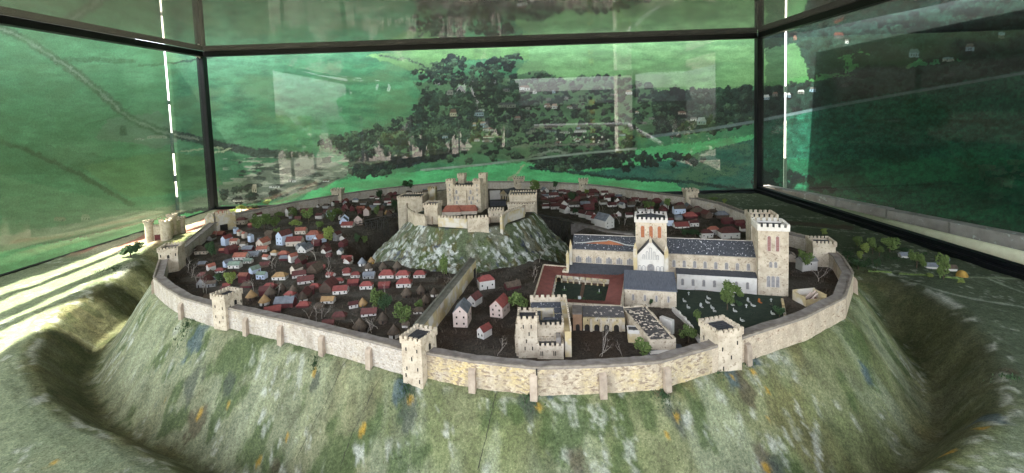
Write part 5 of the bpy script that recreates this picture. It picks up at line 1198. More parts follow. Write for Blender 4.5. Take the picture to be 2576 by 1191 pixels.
# ------------------------------------------------------------------ small yard buildings right of the cathedral
p = gc('I', 705, 572, 0); t = gable('white_outbuilding', 'small white outbuilding under the green tree behind the west tower', (p.x, p.y, 0), R(5), .62, .4, .42, .12, 'white', 'grey', 'x', cat='outbuilding')
for x in (-.1, .05): slit(t, x, 0, .25, .04, .07)
p = gc('I', 550, 500, 0); t = gable('roofless_cottage', 'small ruined cottage left of the white outbuilding', (p.x, p.y, 0), R(-20), .35, .4, .3, .08, 'cream', 'walk', 'y', cat='cottage')
p = gc('I', 760, 850, 0); t = empty('roofless_shed', (p.x, p.y, 0), R(8)); tag(t, 'roofless stone shed with fallen beams beside the right town wall', 'shed')
mb = MB(); mb.box(-.4, .4, 0, .04, -.2, .22); mb.box(-.4, .4, .55, .59, -.2, .35); mb.box(-.4, -.36, .045, .545, -.2, .3); mb.box(.36, .4, .045, .545, -.2, .32); mb.build('wall', M['stoney'], t)
mb = MB(); mb.box(-.355, .355, .045, .545, -.05, .06); mb.build('floor', M['redw'], t)
for (x, y, a) in ((-.15, .2, .5), (.1, .3, .4), (0, .1, .8)): mb = MB(); mb.bar((x-.18, y, .12), (x+.2, y+.12, .3), .03, n=6); mb.build('fallen_beam', M['pink'], t)
# ------------------------------------------------------------------ houses
WN = {'w': 'white', 'b': 'blue', 'c': 'cream', 'p': 'pink', 'r': 'redw', 'k': 'brownw', 'g': 'grey'}
RN = {'R': 'R', 'D': 'D', 'T': 'T', 'N': 'N', 'S': 'Sl', 'O': 'O', 'B': 'Bn'}
WD = {'w': 'white', 'b': 'pale blue', 'c': 'cream', 'p': 'pinkish', 'r': 'dark red', 'k': 'brown', 'g': 'grey'}
RD = {'R': 'red', 'D': 'dark red', 'T': 'terracotta', 'N': 'green-grey', 'S': 'grey', 'O': 'tan', 'B': 'brown'}
THINGS = []     # things that get their place label at the end
HPOS = []
def house(k, x, y, w_, h_, wall, roof, ty='G', rot=None, zone='left town', far=False, lab=None, hmul=1.0):
    p = gc(k, x, y, 0); sc1 = cs(k)*p.y/1200; W = max(w_*sc1, .12); H = max(h_*sc1*1.05, .11)*hmul
    if rot is None: rot = random.uniform(-14, 14)
    if ty == 'F': D, ridge, hip = W*1.45, 'y', 0
    elif ty == 'H': D, ridge, hip = max(W*.62, .22), 'x', W*.28
    else: D, ridge, hip = max(W*.62, .2), 'x', 0
    rh_ = min(W, D)*(.42 if ty != 'F' else .5)
    z = float(inner_h(np.array([p.x]), np.array([p.y+.1]))[0])
    t = gable('town_house', None, (p.x, p.y, z-.01), R(rot), W, D, H, rh_, WN[wall], RN[roof], ridge, over=.018, hip=hip, thick=.015, base=-.12)
    t['category'] = 'house'; pxw = W/p.y*1200*.4       # width in render pixels
    if pxw > 8 and wall not in 'rk':
        n = 3 if (W > .34 and ty != 'F') else 2
        ww = min(.05, W*.13); wh = min(.06, H*.34); two = H > .36
        for i in range(n):
            u = (i+.5)/n*W-W/2
            if n == 3 and i == 1 or (n == 2 and i == 0 and not two and random.random() < .4): slit(t, u, 0, .0, ww*.9, min(H*.62, .12), name='door')
            else: slit(t, u, 0, H*(.62 if two else .38), ww, wh)
            if two: slit(t, u, 0, H*.2, ww, wh)
        if pxw > 13:
            for f in (.3, .7): slit(t, W/2, D*f, H*.45, ww, wh, 'R')
            if ridge == 'y' : slit(t, 0, 0, H*1.02, ww*.8, wh*.8)
    if ty != 'F' and pxw > 9 and random.random() < .45:
        mb = MB(); cx_ = W*random.choice((-.3, .3)); mb.box(cx_-.022, cx_+.022, D*.5-.02, D*.5+.02, H+rh_*.6, H+rh_+.06); mb.build('chimney', M['brownw'], t)
    size = 'tiny' if W < .26 else ('small' if W < .42 else 'broad')
    HPOS.append((p.x, p.y+D/2, max(W, D)*.6))
    desc = f"{WD[wall]} {'gabled ' if ty == 'F' else ''}house, {RD[roof]} {'hipped ' if ty == 'H' else ''}roof"
    if far: desc = f"far {WD[wall]} house, {RD[roof]} roof"
    THINGS.append((t, size+' '+desc if not lab else lab, 'houses of the '+zone)); 
    if lab: THINGS[-1] = (t, lab, None); t['label'] = lab; t['group'] = 'houses of the '+zone
    return t
HB = """355,180,60,70,b,R,F,-20;452,176,80,42,c,T,G,-8;465,62,44,52,b,S,G,-30;502,84,44,45,c,T,G,-30;550,110,48,50,c,T,G,-30;612,150,50,68,b,S,G,-30;712,190,80,42,c,T,F,-12;800,120,90,60,k,B,G,-20;908,176,88,95,b,D,F,-25;
1048,186,152,52,c,R,G,4;1115,70,105,38,c,T,G,4;1240,130,135,60,b,T,H,2;1270,162,70,48,b,T,F,-30;455,232,90,18,w,T,G,-10;585,238,100,24,r,S,G,0;732,250,104,32,w,T,G,4;850,282,65,32,w,O,H,-12;940,285,95,20,r,T,H,0;510,322,128,34,w,T,G,0;
642,290,112,12,g,S,G,0;388,262,70,45,r,D,F,-25;590,358,80,28,w,N,G,0;365,397,52,48,b,S,F,-30;455,412,112,38,w,N,G,0;625,462,62,44,b,N,F,-30;720,512,92,52,b,N,G,-8;765,322,70,30,w,T,G,-20;950,335,80,30,r,S,G,0;1130,332,78,30,w,R,H,0;
1012,350,52,62,w,T,F,-35;1040,462,70,58,c,B,F,-25;1105,497,128,34,w,D,G,20;1168,556,150,34,w,D,G,18;900,522,132,38,w,O,H,2;200,432,48,48,w,T,F,-30;312,452,82,16,w,R,H,5;125,266,118,36,c,B,H,0;140,382,72,24,k,S,G,0;545,552,92,78,r,T,G,-6;
800,616,130,14,w,R,H,4;575,605,104,26,r,B,H,5;385,602,62,18,w,R,G,20;1250,610,100,18,r,R,H,0;1380,752,126,34,w,O,G,0;1400,492,82,28,w,R,G,-20;1575,465,84,40,w,R,H,15;1500,272,46,32,w,S,F,0;950,802,185,58,r,S,G,4;840,858,150,24,r,R,G,20;
1138,800,120,20,r,R,H,4;1290,812,90,18,k,B,H,0;1490,915,138,38,k,D,H,4;1388,982,110,12,r,D,G,10;1460,134,52,68,g,D,F,-20;1525,125,62,22,w,B,F,10;1520,196,60,38,r,D,F,-10;140,500,100,22,k,D,H,0;182,512,80,26,k,B,F,10;248,545,52,36,w,S,F,-30;1350,240,60,40,k,D,F,0;1345,262,60,20,w,D,F,-20;
1090,230,60,40,g,S,F,-30;760,400,90,30,k,D,G,10;1240,410,110,30,r,D,G,20;1335,420,50,20,r,R,G,20;1560,350,40,36,w,R,F,-20;1395,300,50,20,r,D,G,0"""
for s_ in HB.replace('\n', '').split(';'):
    a = s_.split(','); house('B', *[float(v) for v in a[:4]], a[4], a[5], a[6], float(a[7]))
HC = """335,500,90,34,w,R,H,4;250,480,72,30,w,R,H,8;172,556,92,30,w,R,H,12;312,582,104,34,r,R,G,4;440,612,122,42,w,R,H,4;466,512,112,38,g,S,G,2;640,506,150,38,w,R,H,0;800,508,132,38,w,R,H,0;968,498,116,38,w,R,H,0;618,602,110,34,r,R,G,0;
813,598,146,44,w,R,H,0;183,662,142,42,w,R,G,4;245,306,100,24,w,R,G,0;247,356,62,14,w,R,F,0;322,804,85,42,w,D,G,24;468,884,150,20,w,D,G,6;825,990,60,32,w,B,G,-8;650,772,64,28,w,B,G,10;965,862,110,32,w,B,H,0"""
for s_ in HC.replace('\n', '').split(';'):
    a = s_.split(','); house('C', *[float(v) for v in a[:4]], a[4], a[5], a[6], float(a[7]))
HA = """1170,320,62,40,w,D,F,-35;1055,372,92,46,c,D,H,0;1146,402,40,30,r,T,G,0;1512,292,52,62,w,D,F,-30;1546,312,30,30,g,B,G,0;1700,252,90,20,r,D,H,0;1830,302,72,26,w,D,G,0;1900,262,62,22,k,D,G,0;1945,292,76,32,b,S,G,0;2085,392,82,20,w,R,G,-6;2072,362,74,30,b,S,F,10;
825,482,100,16,r,T,G,0;750,532,50,26,g,B,F,0;1620,330,60,26,k,D,G,0;1345,350,40,20,w,S,F,0;640,640,90,40,c,B,H,0;870,650,60,30,r,T,G,0"""
for s_ in HA.replace('\n', '').split(';'):
    a = s_.split(','); house('A', *[float(v) for v in a[:4]], a[4], a[5], a[6], float(a[7]))
HJ = """345,682,96,50,w,D,G,0;510,652,112,54,b,S,G,0;662,702,64,50,w,B,F,0;725,734,112,68,b,B,F,20;750,806,166,34,w,R,G,-4;915,772,116,88,p,B,F,10;1030,642,84,78,p,T,F,0;932,622,62,50,r,T,F,0;945,560,120,30,r,T,G,0;545,502,36,50,w,B,F,0;745,506,60,44,w,S,F,30;
870,446,82,34,w,S,H,0;980,482,82,28,g,B,G,0;1180,482,96,30,w,D,H,0;1110,392,60,20,w,D,G,0;1185,402,52,24,w,D,G,0;1340,452,112,34,w,D,G,0;1366,492,72,34,w,R,H,0;1400,342,132,30,r,D,H,0;1545,312,90,22,k,D,H,0;120,592,92,32,r,D,G,0;600,472,64,30,k,D,G,0;
330,517,30,26,w,B,F,0;1270,532,64,34,k,S,F,0;1640,300,60,22,r,D,H,0;1750,300,90,26,k,D,H,0;1850,290,70,24,k,B,H,0;1440,410,80,26,k,D,H,0;1060,330,90,22,r,D,H,0;500,440,60,22,k,B,H,0;1960,270,80,24,k,D,G,0;2100,250,70,22,g,B,H,0;1240,360,70,22,r,D,G,0"""
for s_ in HJ.replace('\n', '').split(';'):
    a = s_.split(','); house('J', *[float(v) for v in a[:4]], a[4], a[5], a[6], float(a[7]), zone='left town')
HE = """255,456,76,27,w,D,G,0;365,467,112,34,w,D,G,0;450,442,82,34,w,D,F,10;487,507,72,48,w,D,F,30;545,517,62,34,w,B,G,-20;606,522,62,34,w,B,G,-20;690,552,62,44,w,D,F,40;560,442,112,28,w,B,G,0;680,442,102,34,r,S,G,0;770,578,64,58,w,D,F,40;840,622,72,58,w,R,F,40;
940,672,126,88,w,S,F,30;340,337,102,24,w,D,G,0;430,292,72,20,w,D,G,0;260,284,62,24,w,S,F,20;580,392,92,38,r,D,G,0;740,342,72,28,w,D,G,10;886,322,72,38,w,D,G,0;780,300,110,24,r,D,G,0;920,382,62,38,w,D,G,10;880,418,82,28,w,B,G,10;965,442,92,24,w,D,G,0;
1020,396,42,34,w,B,F,0;1215,382,82,20,w,D,G,0;1300,392,92,20,w,D,G,0;1090,452,42,40,w,S,F,30;1150,552,76,30,w,D,G,0;1030,542,62,30,w,B,F,0;720,472,112,34,r,D,G,0;650,352,82,28,k,D,G,0;1450,402,92,30,r,D,H,0;1690,522,122,60,b,B,G,0;1680,582,72,38,g,S,G,0;
1900,532,142,42,r,B,H,0;2050,532,112,38,w,B,H,0;1810,562,142,28,r,R,H,0;1845,652,96,44,w,D,G,0;1715,667,152,24,w,R,G,0;2060,735,110,60,w,T,H,0;1985,772,122,58,w,D,H,0;2235,778,200,66,w,D,H,0;2150,562,132,38,k,S,H,0;2210,622,112,38,r,D,G,0;2340,642,92,38,r,D,G,0;
1590,642,62,66,b,D,G,0;1640,500,70,30,k,D,G,0;2385,702,82,38,w,D,G,0;480,302,70,22,w,D,G,0;520,330,80,26,r,D,G,0;1320,420,80,26,k,B,G,0;1170,440,80,26,g,B,G,0;990,560,60,26,k,D,G,0;610,300,60,20,k,D,H,0;1560,420,70,24,k,D,H,0;1180,400,60,24,k,D,G,0;
400,385,90,26,r,D,G,0;320,400,80,22,k,D,G,0;240,380,80,22,k,D,H,0;860,350,60,20,r,D,G,0;960,330,60,20,r,D,G,0;1090,360,60,18,k,B,H,0;230,330,60,20,k,D,H,0;1700,440,90,24,r,D,H,0;2000,470,80,22,k,D,H,0;1880,470,70,20,r,D,H,0;750,420,60,24,k,D,H,0;1240,470,70,22,k,B,H,0"""
for s_ in HE.replace('\n', '').split(';'):
    a = s_.split(','); house('E', *[float(v) for v in a[:4]], a[4], a[5], a[6], float(a[7]), zone='right town')
# fillers in the crowded far quarters
def fill(k, n, x0, x1, yf, zone):
    i = tries = 0
    while i < n and tries < 4000:
        tries += 1; x = random.uniform(x0, x1); y = yf(x)+random.random()**1.0*yf(None)
        p = gc(k, x, y, 0)
        if ring_dist(np.array([p.x]), np.array([p.y]))[0] > -.7 or math.hypot(p.x-MC[0], p.y-MC[1]) < 6.6: continue
        if any(math.hypot(p.x-a, p.y+.15-b) < c_+.22 for a, b, c_ in HPOS): continue
        dk = p.y/1200/cs(k); W = random.uniform(.28, .5)/ (cs(k)*p.y/1200); H = random.uniform(.13, .24)/(cs(k)*p.y/1200)
        house(k, x, y, W, H, random.choice('wwrkkrg'), random.choice('DDDRBSB'), random.choice('GGHF'), zone=zone, far=True); i += 1
fill('E', 34, 200, 2350, lambda x: 150 if x is None else 275+max(0, x-700)*.11, 'right town')
fill('J', 26, 350, 2200, lambda x: 330 if x is None else (480-x*.1), 'left town')
fill('B', 16, 60, 1500, lambda x: 700 if x is None else 130, 'left town')
# cathedral quarter houses
zq = 'cathedral quarter'
house('G', 585, 350, 158, 92, 'w', 'R', 'H', 18, zq, lab='large white house with bright red hipped roof nearest the castle mound')
house('G', 425, 518, 95, 70, 'w', 'D', 'F', -28, zq, lab='narrow white house with dark red roof beside the dividing wall')
house('G', 318, 730, 148, 150, 'p', 'S', 'F', -6, zq, lab='tall pink stained house with blue-grey gabled roof')
house('G', 672, 630, 140, 112, 'p', 'R', 'F', -22, zq, lab='tall red roofed house with cracked stained front beside green tree')
house('G', 515, 840, 90, 80, 'w', 'R', 'F', -38, zq, lab='small white house with red gabled roof nearest front wall')
house('G', 850, 345, 150, 34, 'r', 'B', 'G', 22, zq, lab='low dark red barn with brown roof left of the cloister')
# ------------------------------------------------------------------ round huts
def hut(k, x, y, r_, wall, roof, hw=None, lab='left town'):
    p = gc(k, x, y, 0); s1 = cs(k)*p.y/1200; r2 = r_*s1*.8; hw = hw or r2*.95
    t = empty('round_hut', (p.x, p.y+r2, 0)); t['category'] = 'hut'
    mb = MB(); mb.cyl(0, 0, -.1, hw, r2, r2*.97, 18); mb.build('wall', M[wall], t)
    mb = MB(); rr_ = r2*1.28; n = 18; vs = [(rr_*math.cos(2*math.pi*i/n)*random.uniform(.96, 1.04), rr_*math.sin(2*math.pi*i/n), hw-.04) for i in range(n)]+[(r2*.55*math.cos(2*math.pi*i/n), r2*.55*math.sin(2*math.pi*i/n), hw+r2*.75) for i in range(n)]+[(0, 0, hw+r2*1.35)]
    fs = [(i, (i+1) % n, n+(i+1) % n, n+i) for i in range(n)]+[(n+i, n+(i+1) % n, 2*n) for i in range(n)]+[tuple(range(n-1, -1, -1))]
    mb.add(vs, fs); mb.build('thatch', M[roof], t)
    if r2 > .1: slit(t, r2*.15, -r2*.97, 0, r2*.35, hw*.62, name='door')
    HPOS.append((p.x, p.y+r2, r2*1.2))
    THINGS.append((t, f"round hut, {'white' if wall in ('white',) else 'dark'} wall, {'tan' if roof=='O' else 'brown'} thatch", 'round thatched huts'))
for a in (('B',1028,684,58,'white','Bn'),('B',612,728,56,'brownw','O'),('B',742,780,58,'white','O'),('B',1130,742,52,'white','Bn'),('B',915,645,48,'brownw','Bn'),('B',800,700,60,'brownw','Bn'),
          ('C',395,385,45,'white','Sl'),('C',488,365,38,'ochre','O'),('C',460,436,48,'white','Bn'),('C',603,432,48,'brownw','Bn'),('C',745,428,50,'brownw','Bn'),('C',835,704,58,'brownw','Bn'),('C',980,664,50,'brownw','Bn'),
          ('C',1112,688,48,'white','Bn'),('C',1025,778,56,'brownw','Bn'),('C',400,794,50,'ochre','O'),('C',365,1046,74,'brownw','Bn'),('C',600,956,60,'brownw','Bn'),('C',710,1104,72,'white','Bn'),('J',1315,625,36,'ochre','O')): hut(*a)
# cottages outside on the right, hay rick
zc2 = 'outside cottages'
for (x, y, w_, h_, wl, rf, lb) in ((1345, 510, 80, 30, 'w', 'S', 'small white cottage with grey roof among trees outside the right wall, farthest back'), (1620, 615, 100, 30, 'w', 'S', 'grey roofed white cottage between the round tree and the tall thin tree'), (1830, 640, 90, 36, 'w', 'B', 'low white cottage beside the ochre hay rick'), (1770, 548, 50, 14, 'w', 'S', 'tiny white cottage behind the tall thin tree outside the right wall')):
    p = gc('L', x, y, -1.2); s1 = cs('L')*p.y/1200; z = hh(p.x, p.y)
    t = gable('cottage', lb, (p.x, p.y, z), R(random.uniform(-20, 5)), w_*s1, w_*s1*.7, max(.12, h_*s1), .12, WN[wl], RN[rf], 'x', cat='cottage', over=.03, group='cottages outside the right wall'); t['group'] = 'cottages outside the right wall'
p = gc('L', 1930, 700, -1.2); mb = MB(); r2 = 52*cs('L')*p.y/1200
n = 20; vs = []; fs = []
for j in range(9):
    a = math.pi/2*j/8*1.0; 
    for i in range(n): rr_ = r2*math.cos(a*.98)*random.uniform(.95, 1.05); vs.append((rr_*math.cos(2*math.pi*i/n), rr_*math.sin(2*math.pi*i/n), r2*1.4*math.sin(a)))
for j in range(8): fs += [(j*n+i, j*n+(i+1) % n, (j+1)*n+(i+1) % n, (j+1)*n+i) for i in range(n)]
mb.add(vs, fs); o = mb.build('hay_rick', M['ochre'], smooth=True); o.location = (p.x, p.y, hh(p.x, p.y)-.03); tag(o, 'round ochre hay rick outside the right wall', 'hay rick')
# low hedges outside on the right
for pts, lb in ((((960, 655), (1190, 670)), 'thin pale hedge line left of the cottages'), (((1280, 682), (1590, 690)), 'thin pale hedge line in front of the cottages'), (((1760, 715), (1940, 735)), 'thin green hedge in front of the hay rick')):
    mb = MB(); P = [gc('L', x, y, -1.2) for x, y in pts]
    for i in range(40):
        q = P[0].lerp(P[1], i/39); z = hh(q.x, q.y); s1 = random.uniform(.04, .07); mb.add([(q.x+a*s1, q.y+b*s1, z+c_*s1*1.2) for a, b, c_ in ((-1,-1,-1),(1,-1,-1),(1,1,-1),(-1,1,-1),(0,0,1.2))], [(0,1,4),(1,2,4),(2,3,4),(3,0,4)])
    tag(mb.build('hedge', M['leaf']), lb, 'hedge')
# ------------------------------------------------------------------ trees
def crown_mesh(seed, lobes):
    rs = random.Random(seed); mb = MB(); L = []
    for i in range(lobes): a = rs.uniform(0, 6.28); r_ = rs.uniform(.1, .32); L.append((math.cos(a)*r_, math.sin(a)*r_, rs.uniform(.3, .84), rs.uniform(.13, .24)))
    L.append((0, 0, .6, .22))
    for (lx_, ly_, lz_, lr_) in L:
        for _ in range(60):
            u = rs.uniform(-1, 1); a = rs.uniform(0, 6.28); q = math.sqrt(1-u*u); rr_ = lr_*rs.uniform(.55, 1.08)
            cx, cy, cz = lx_+rr_*q*math.cos(a), ly_+rr_*q*math.sin(a), lz_+rr_*u; s1 = rs.uniform(.028, .065)
            M3 = Matrix.Rotation(rs.uniform(0, 6), 3, Vector((rs.random(), rs.random(), rs.random()+.01)).normalized())
            vs = [M3 @ (Vector(v)*s1*rs.uniform(.7, 1.25)) + Vector((cx, cy, cz)) for v in ((1,0,0),(-1,0,0),(0,1,0),(0,-1,0),(0,0,1),(0,0,-1))]
            mb.add(vs, [(0,2,4),(2,1,4),(1,3,4),(3,0,4),(2,0,5),(1,2,5),(3,1,5),(0,3,5)])
    me = bpy.data.meshes.new('crown'); me.from_pydata(mb.v, [], mb.f); me.materials.append(M['leaf']); me.update(); return me
def trunk_mesh(seed):
    rs = random.Random(seed); mb = MB(); mb.bar((0, 0, -.06), (0, 0, .35), .045, .03, 6)
    for i in range(4): a = rs.uniform(0, 6.28); mb.bar((0, 0, .3), (.22*math.cos(a), .22*math.sin(a), rs.uniform(.5, .7)), .025, .01, 5)
    me = bpy.data.meshes.new('trunk'); me.from_pydata(mb.v, [], mb.f); me.materials.append(M['trunk']); me.update(); return me
CR_ = [crown_mesh(i, 5+i % 3) for i in range(7)]; TK = [trunk_mesh(i) for i in range(3)]
CDESC = {'leaf': 'mid green', 'leafd': 'dark green', 'leafy': 'yellow-green', 'ochre': 'ochre'}
def tree(k, x, y, w_, h_, m='leaf', z=0, zone='trees in the model town'):
    p = gc(k, x, y, z); s1 = cs(k)*p.y/1200; W, H = w_*s1, h_*s1
    if z < -.5: p.z = hh(p.x, p.y)
    elif z == 0: p.z = float(inner_h(np.array([p.x]), np.array([p.y]))[0])
    t = empty('tree', p, random.uniform(0, 6)); t['category'] = 'tree'
    a = bpy.data.objects.new('crown', random.choice(CR_)); COL.objects.link(a); a.parent = t; a.scale = (W*1.15, W*1.15, H*1.02); a.material_slots[0].link = 'OBJECT'; a.material_slots[0].material = M[m]
    b = bpy.data.objects.new('trunk', random.choice(TK)); COL.objects.link(b); b.parent = t; b.scale = (W, W, H*1.0)
    kind = 'bush' if H < W*.75 else ('slender tree' if H > W*1.7 else 'tree')
    THINGS.append((t, ('small ' if H < .35 else 'tall ' if H > .75 else '')+CDESC[m]+' '+kind, zone))
    return t
for a in (('A',780,745,110,215,'leafd'),('A',1290,425,150,165),('A',1205,400,110,130),('A',1400,410,110,120),('A',1440,300,90,70),('A',1590,300,100,110),('A',1730,360,105,160),('A',1600,405,115,100,'leafy'),('A',1840,435,90,110),('A',1950,345,100,120),
          ('A',2010,300,100,110),('A',1930,545,120,160,'leafy'),('A',1420,470,60,70),('A',1290,320,90,60),('A',960,985,125,175,'leafy'),('A',850,975,90,120,'leafd'),
          ('J',1225,445,100,205,'leafd'),('J',1620,315,150,190,'leafd'),('J',1185,695,90,215,'leaf'),('J',1430,575,95,185,'leafd'),('J',1300,330,40,50,'leafd'),
          ('D',1600,305,115,120,'leaf'),('D',1785,305,66,105,'leafd'),('D',1930,405,60,100,'leafd'),('E',690,312,50,72,'leafy'),('E',1355,482,145,120),('E',1555,465,90,120),('E',540,395,70,120,'leafd'),('E',1850,755,150,90,'leafd'),('E',1750,750,110,80,'leafd'),
          ('E',570,522,60,75,'leafd'),('C',1215,485,120,225),('C',545,830,190,230),('C',640,850,150,180,'leafd'),('C',810,955,210,225),('C',960,818,110,100),('G',890,580,190,240),
          ('H',310,825,240,190),('H',810,690,200,210),('H',910,462,120,150),('H',1240,340,150,330),('H',1300,190,230,190,'leaf'),('H',1820,420,130,140,'leafd'),('I',665,570,120,170),('I',130,870,60,60,'leafd'),('H',390,300,50,110,'leafd'),('H',110,260,50,110,'leafd'),('G',1960,500,40,90,'leafd')): tree(*a)
for a in (('L',840,405,95,130),('L',1000,470,100,180),('L',1180,445,180,165),('L',910,475,110,130,'leafy'),('L',1070,490,100,110),('L',860,545,80,100,'leafy'),('L',950,590,60,75,'leafd'),('L',1045,622,80,115,'leafd'),('L',1460,612,150,200),('L',1740,735,125,300,'leaf'),('L',490,260,75,70,'leafy'),
          ('L',1540,500,60,60,'leafd'),('L',1920,780,60,50,'leafy'),('L',1610,710,60,50,'leafy'),('L',740,520,110,90,'leafd'),('L',850,630,150,110,'leafd'),('L',1330,470,120,70,'leafd')): tree(a[0], a[1], a[2], a[3], a[4], {'leafy': 'leafy', 'leafd': 'leafd'}.get(a[5] if len(a) > 5 else '', 'leaf'), -1.2, 'trees outside the right wall')
for a in (('E',2040,382,110,50,'leaf'),('E',2165,402,60,62,'leafy')): tree(*a, -1.2, 'trees outside the right wall')
for a in (('A',1065,235,90,80,'leafy'),('A',1320,180,85,60,'leafy'),('A',1195,212,55,50,'leafd'),('A',1140,225,55,36,'leafy'),('A',980,250,70,40,'leafy')): tree(*a, -1.2, 'sunlit bushes beyond the far left wall')
tree('A', 50, 610, 90, 70, 'leafd', -.9, 'bushes by the gatehouse'); tree('X1', 600, 190, 90, 60, 'leafd', -.9, 'bushes by the gatehouse')
for i, (x, y, w_, h_) in enumerate(((-40, -34, 13, 15), (-29, -38, 11, 12), (-19, -33, 9, 10), (-8, -40, 12, 13), (2, -34, 8, 8), (30, -30, 10, 12), (42, -24, 12, 15), (-52, -28, 14, 17))):
    t = empty('courtyard_tree', (x, y, -9), i); tag(t, 'leafy courtyard tree reflected in the glass, number of eight behind the visitor', 'tree', 'courtyard trees seen as reflections')
    t['label'] = 'leafy courtyard tree seen only as a dim reflection in the glass'
    a = bpy.data.objects.new('crown', CR_[i % 7]); COL.objects.link(a); a.parent = t; a.scale = (w_, w_, h_); a.material_slots[0].link = 'OBJECT'; a.material_slots[0].material = M['leafy' if i % 2 else 'leaf']
    b = bpy.data.objects.new('trunk', TK[i % 3]); COL.objects.link(b); b.parent = t; b.scale = (w_*.8, w_*.8, h_)
for i, (x, y, w_, h_) in enumerate(((-41, -50, 15, 30), (-33, -47, 14, 27), (-25, -51, 15, 31), (-17, -48, 14, 28), (-9, -50, 15, 30), (-3, -47, 12, 26))):  # dark trees added to hold back the sky veil in the back glass
    t = empty('courtyard_tree', (x, y, -9), i); tag(t, 'added dark evergreen tree in the courtyard seen only as a dim reflection', 'tree', 'dark courtyard trees seen as reflections')
    a = bpy.data.objects.new('crown', CR_[(i+3) % 7]); COL.objects.link(a); a.parent = t; a.scale = (w_*1.3, w_, h_); a.material_slots[0].link = 'OBJECT'; a.material_slots[0].material = M['leafd']
    b = bpy.data.objects.new('trunk', TK[i % 3]); COL.objects.link(b); b.parent = t; b.scale = (w_*.8, w_*.8, h_)
# scrub tufts on the motte edges
for a in (('K',1330,1100,90,60,'leaf'),('J',900,1000,110,130,'leafd'),('J',1010,960,90,120,'leaf')): tree(*a[:6], 0)
# ------------------------------------------------------------------ bare trees
def bare_mesh(seed, curv=.3):
    rs = random.Random(seed); mb = MB()
    def grow(p, d, L, r_, lv):
        n = 3
        for i in range(n):
            d2 = (d+Vector((rs.uniform(-1, 1), rs.uniform(-1, 1), rs.uniform(-.3, .5)))*curv).normalized(); q = p+d2*L/n; mb.bar(p, q, r_*(1-i*.12), r_*(1-(i+1)*.12), 4); p = q; d = d2
            if lv > 0 and rs.random() < .9: grow(p, (d+Vector((rs.uniform(-1, 1), rs.uniform(-1, 1), .1))*.9).normalized(), L*rs.uniform(.45, .7), r_*.6, lv-1)
    grow(Vector((0, 0, -.05)), Vector((0, 0, 1)), 1.0, .021, 3)
    me = bpy.data.meshes.new('branches'); me.from_pydata(mb.v, [], mb.f); me.materials.append(M['twig']); me.update(); return me
BM = [bare_mesh(i, .25+.08*i) for i in range(6)]
def bare(k, x, y, h_, wd=1.0, lab=None):
    p = gc(k, x, y, 0); s1 = cs(k)*p.y/1200; o = bpy.data.objects.new('bare_tree', random.choice(BM)); COL.objects.link(o)
    o.location = (p.x, p.y, -.02); H = h_*s1*.85; o.scale = (H*wd, H*wd, H); o.rotation_euler = (R(random.uniform(-12, 12)), R(random.uniform(-12, 12)), random.uniform(0, 6)); o['category'] = 'bare tree'
    THINGS.append((o, 'leafless pale twiggy tree', 'bare trees in the model town'))
for a in (('B',835,410,130),('B',870,400,110),('B',650,640,130),('B',185,660,130),('B',1200,930,130),('B',1290,950,160),('B',1330,900,120),('B',890,670,110),('B',40,500,120),('B',90,560,110),('B',270,560,90),('B',1270,330,140),('B',1240,220,120),('B',1400,400,110),('B',1390,480,90),
          ('C',90,560,130),('C',450,1060,150),('C',500,1040,130),('C',30,880,120),('C',330,1020,110),('C',640,660,90),('C',560,1000,130),('C',1240,560,60),('G',305,445,200,.4),('G',680,1005,130),('G',730,930,110),('G',1710,1020,300,.6),('G',1690,1010,150),('G',1920,1010,170,.5),('G',1035,285,150,.7),
          ('D',1560,1150,110),('D',1625,1010,150),('I',770,650,130,.9),('I',780,640,110,1.2),('E',1200,432,100),('E',1230,480,90),('E',2260,610,100),('E',830,482,90),('E',870,500,90),('E',1000,520,80),('E',900,300,60),('E',1110,380,70),('A',530,850,110),('A',800,520,100),('A',690,1040,150),('A',560,760,110),
          ('J',800,560,100),('J',860,570,90),('J',640,520,60),('J',1780,290,100),('G',480,330,140,.3),('E',1040,620,110),('E',1090,640,100),('E',1900,520,60)): bare(*a)
# ------------------------------------------------------------------ dry scrub carpeting the town (uncountable)
rs = random.Random(11); vs, fs = [], []; n = 0
cand = []
while len(cand) < 11000:
    r_ = math.sqrt(rs.random())*17; a = rs.uniform(0, 6.283); x, y = RC[0]+r_*math.cos(a), RC[1]+r_*math.sin(a); cand.append((x, y))
cx = np.array([c_[0] for c_ in cand]); cy = np.array([c_[1] for c_ in cand]); sd = ring_dist(cx, cy); dm = np.hypot(cx-MC[0], cy-MC[1]); dens = fbm(cx*.6, cy*.6, 88); zz = inner_h(cx, cy)
hp = np.array([(a, b) for a, b, _ in HPOS])
for i in range(len(cand)):
    if sd[i] > -.45 or dm[i] < 4.9 or dens[i] < .36: continue
    x, y, z = cx[i], cy[i], zz[i]
    if x > .6 and y < 20.5 and x < 10.5 and y > 11.9: 
        if rs.random() < .8: continue
    for _ in range(9):
        a = rs.uniform(0, 6.28); l_ = rs.uniform(.05, .15); w_ = rs.uniform(.006, .014); e = rs.uniform(.2, 1.0)
        dx, dy = math.cos(a), math.sin(a); px_, py_ = x+rs.uniform(-.08, .08), y+rs.uniform(-.08, .08)
        vs += [(px_-dy*w_, py_+dx*w_, z-.02), (px_+dy*w_, py_-dx*w_, z-.02), (px_+dx*l_*.7, py_+dy*l_*.7, z+l_*e)]; fs.append((n, n+1, n+2)); n += 3
np_mesh_o = np_mesh('dry_scrub', np.array(vs), np.array(fs), M['scrubm'], smooth=False); tag(np_mesh_o, kind='stuff', label='brown dry scrub covering the ground between the houses', cat='scrub')
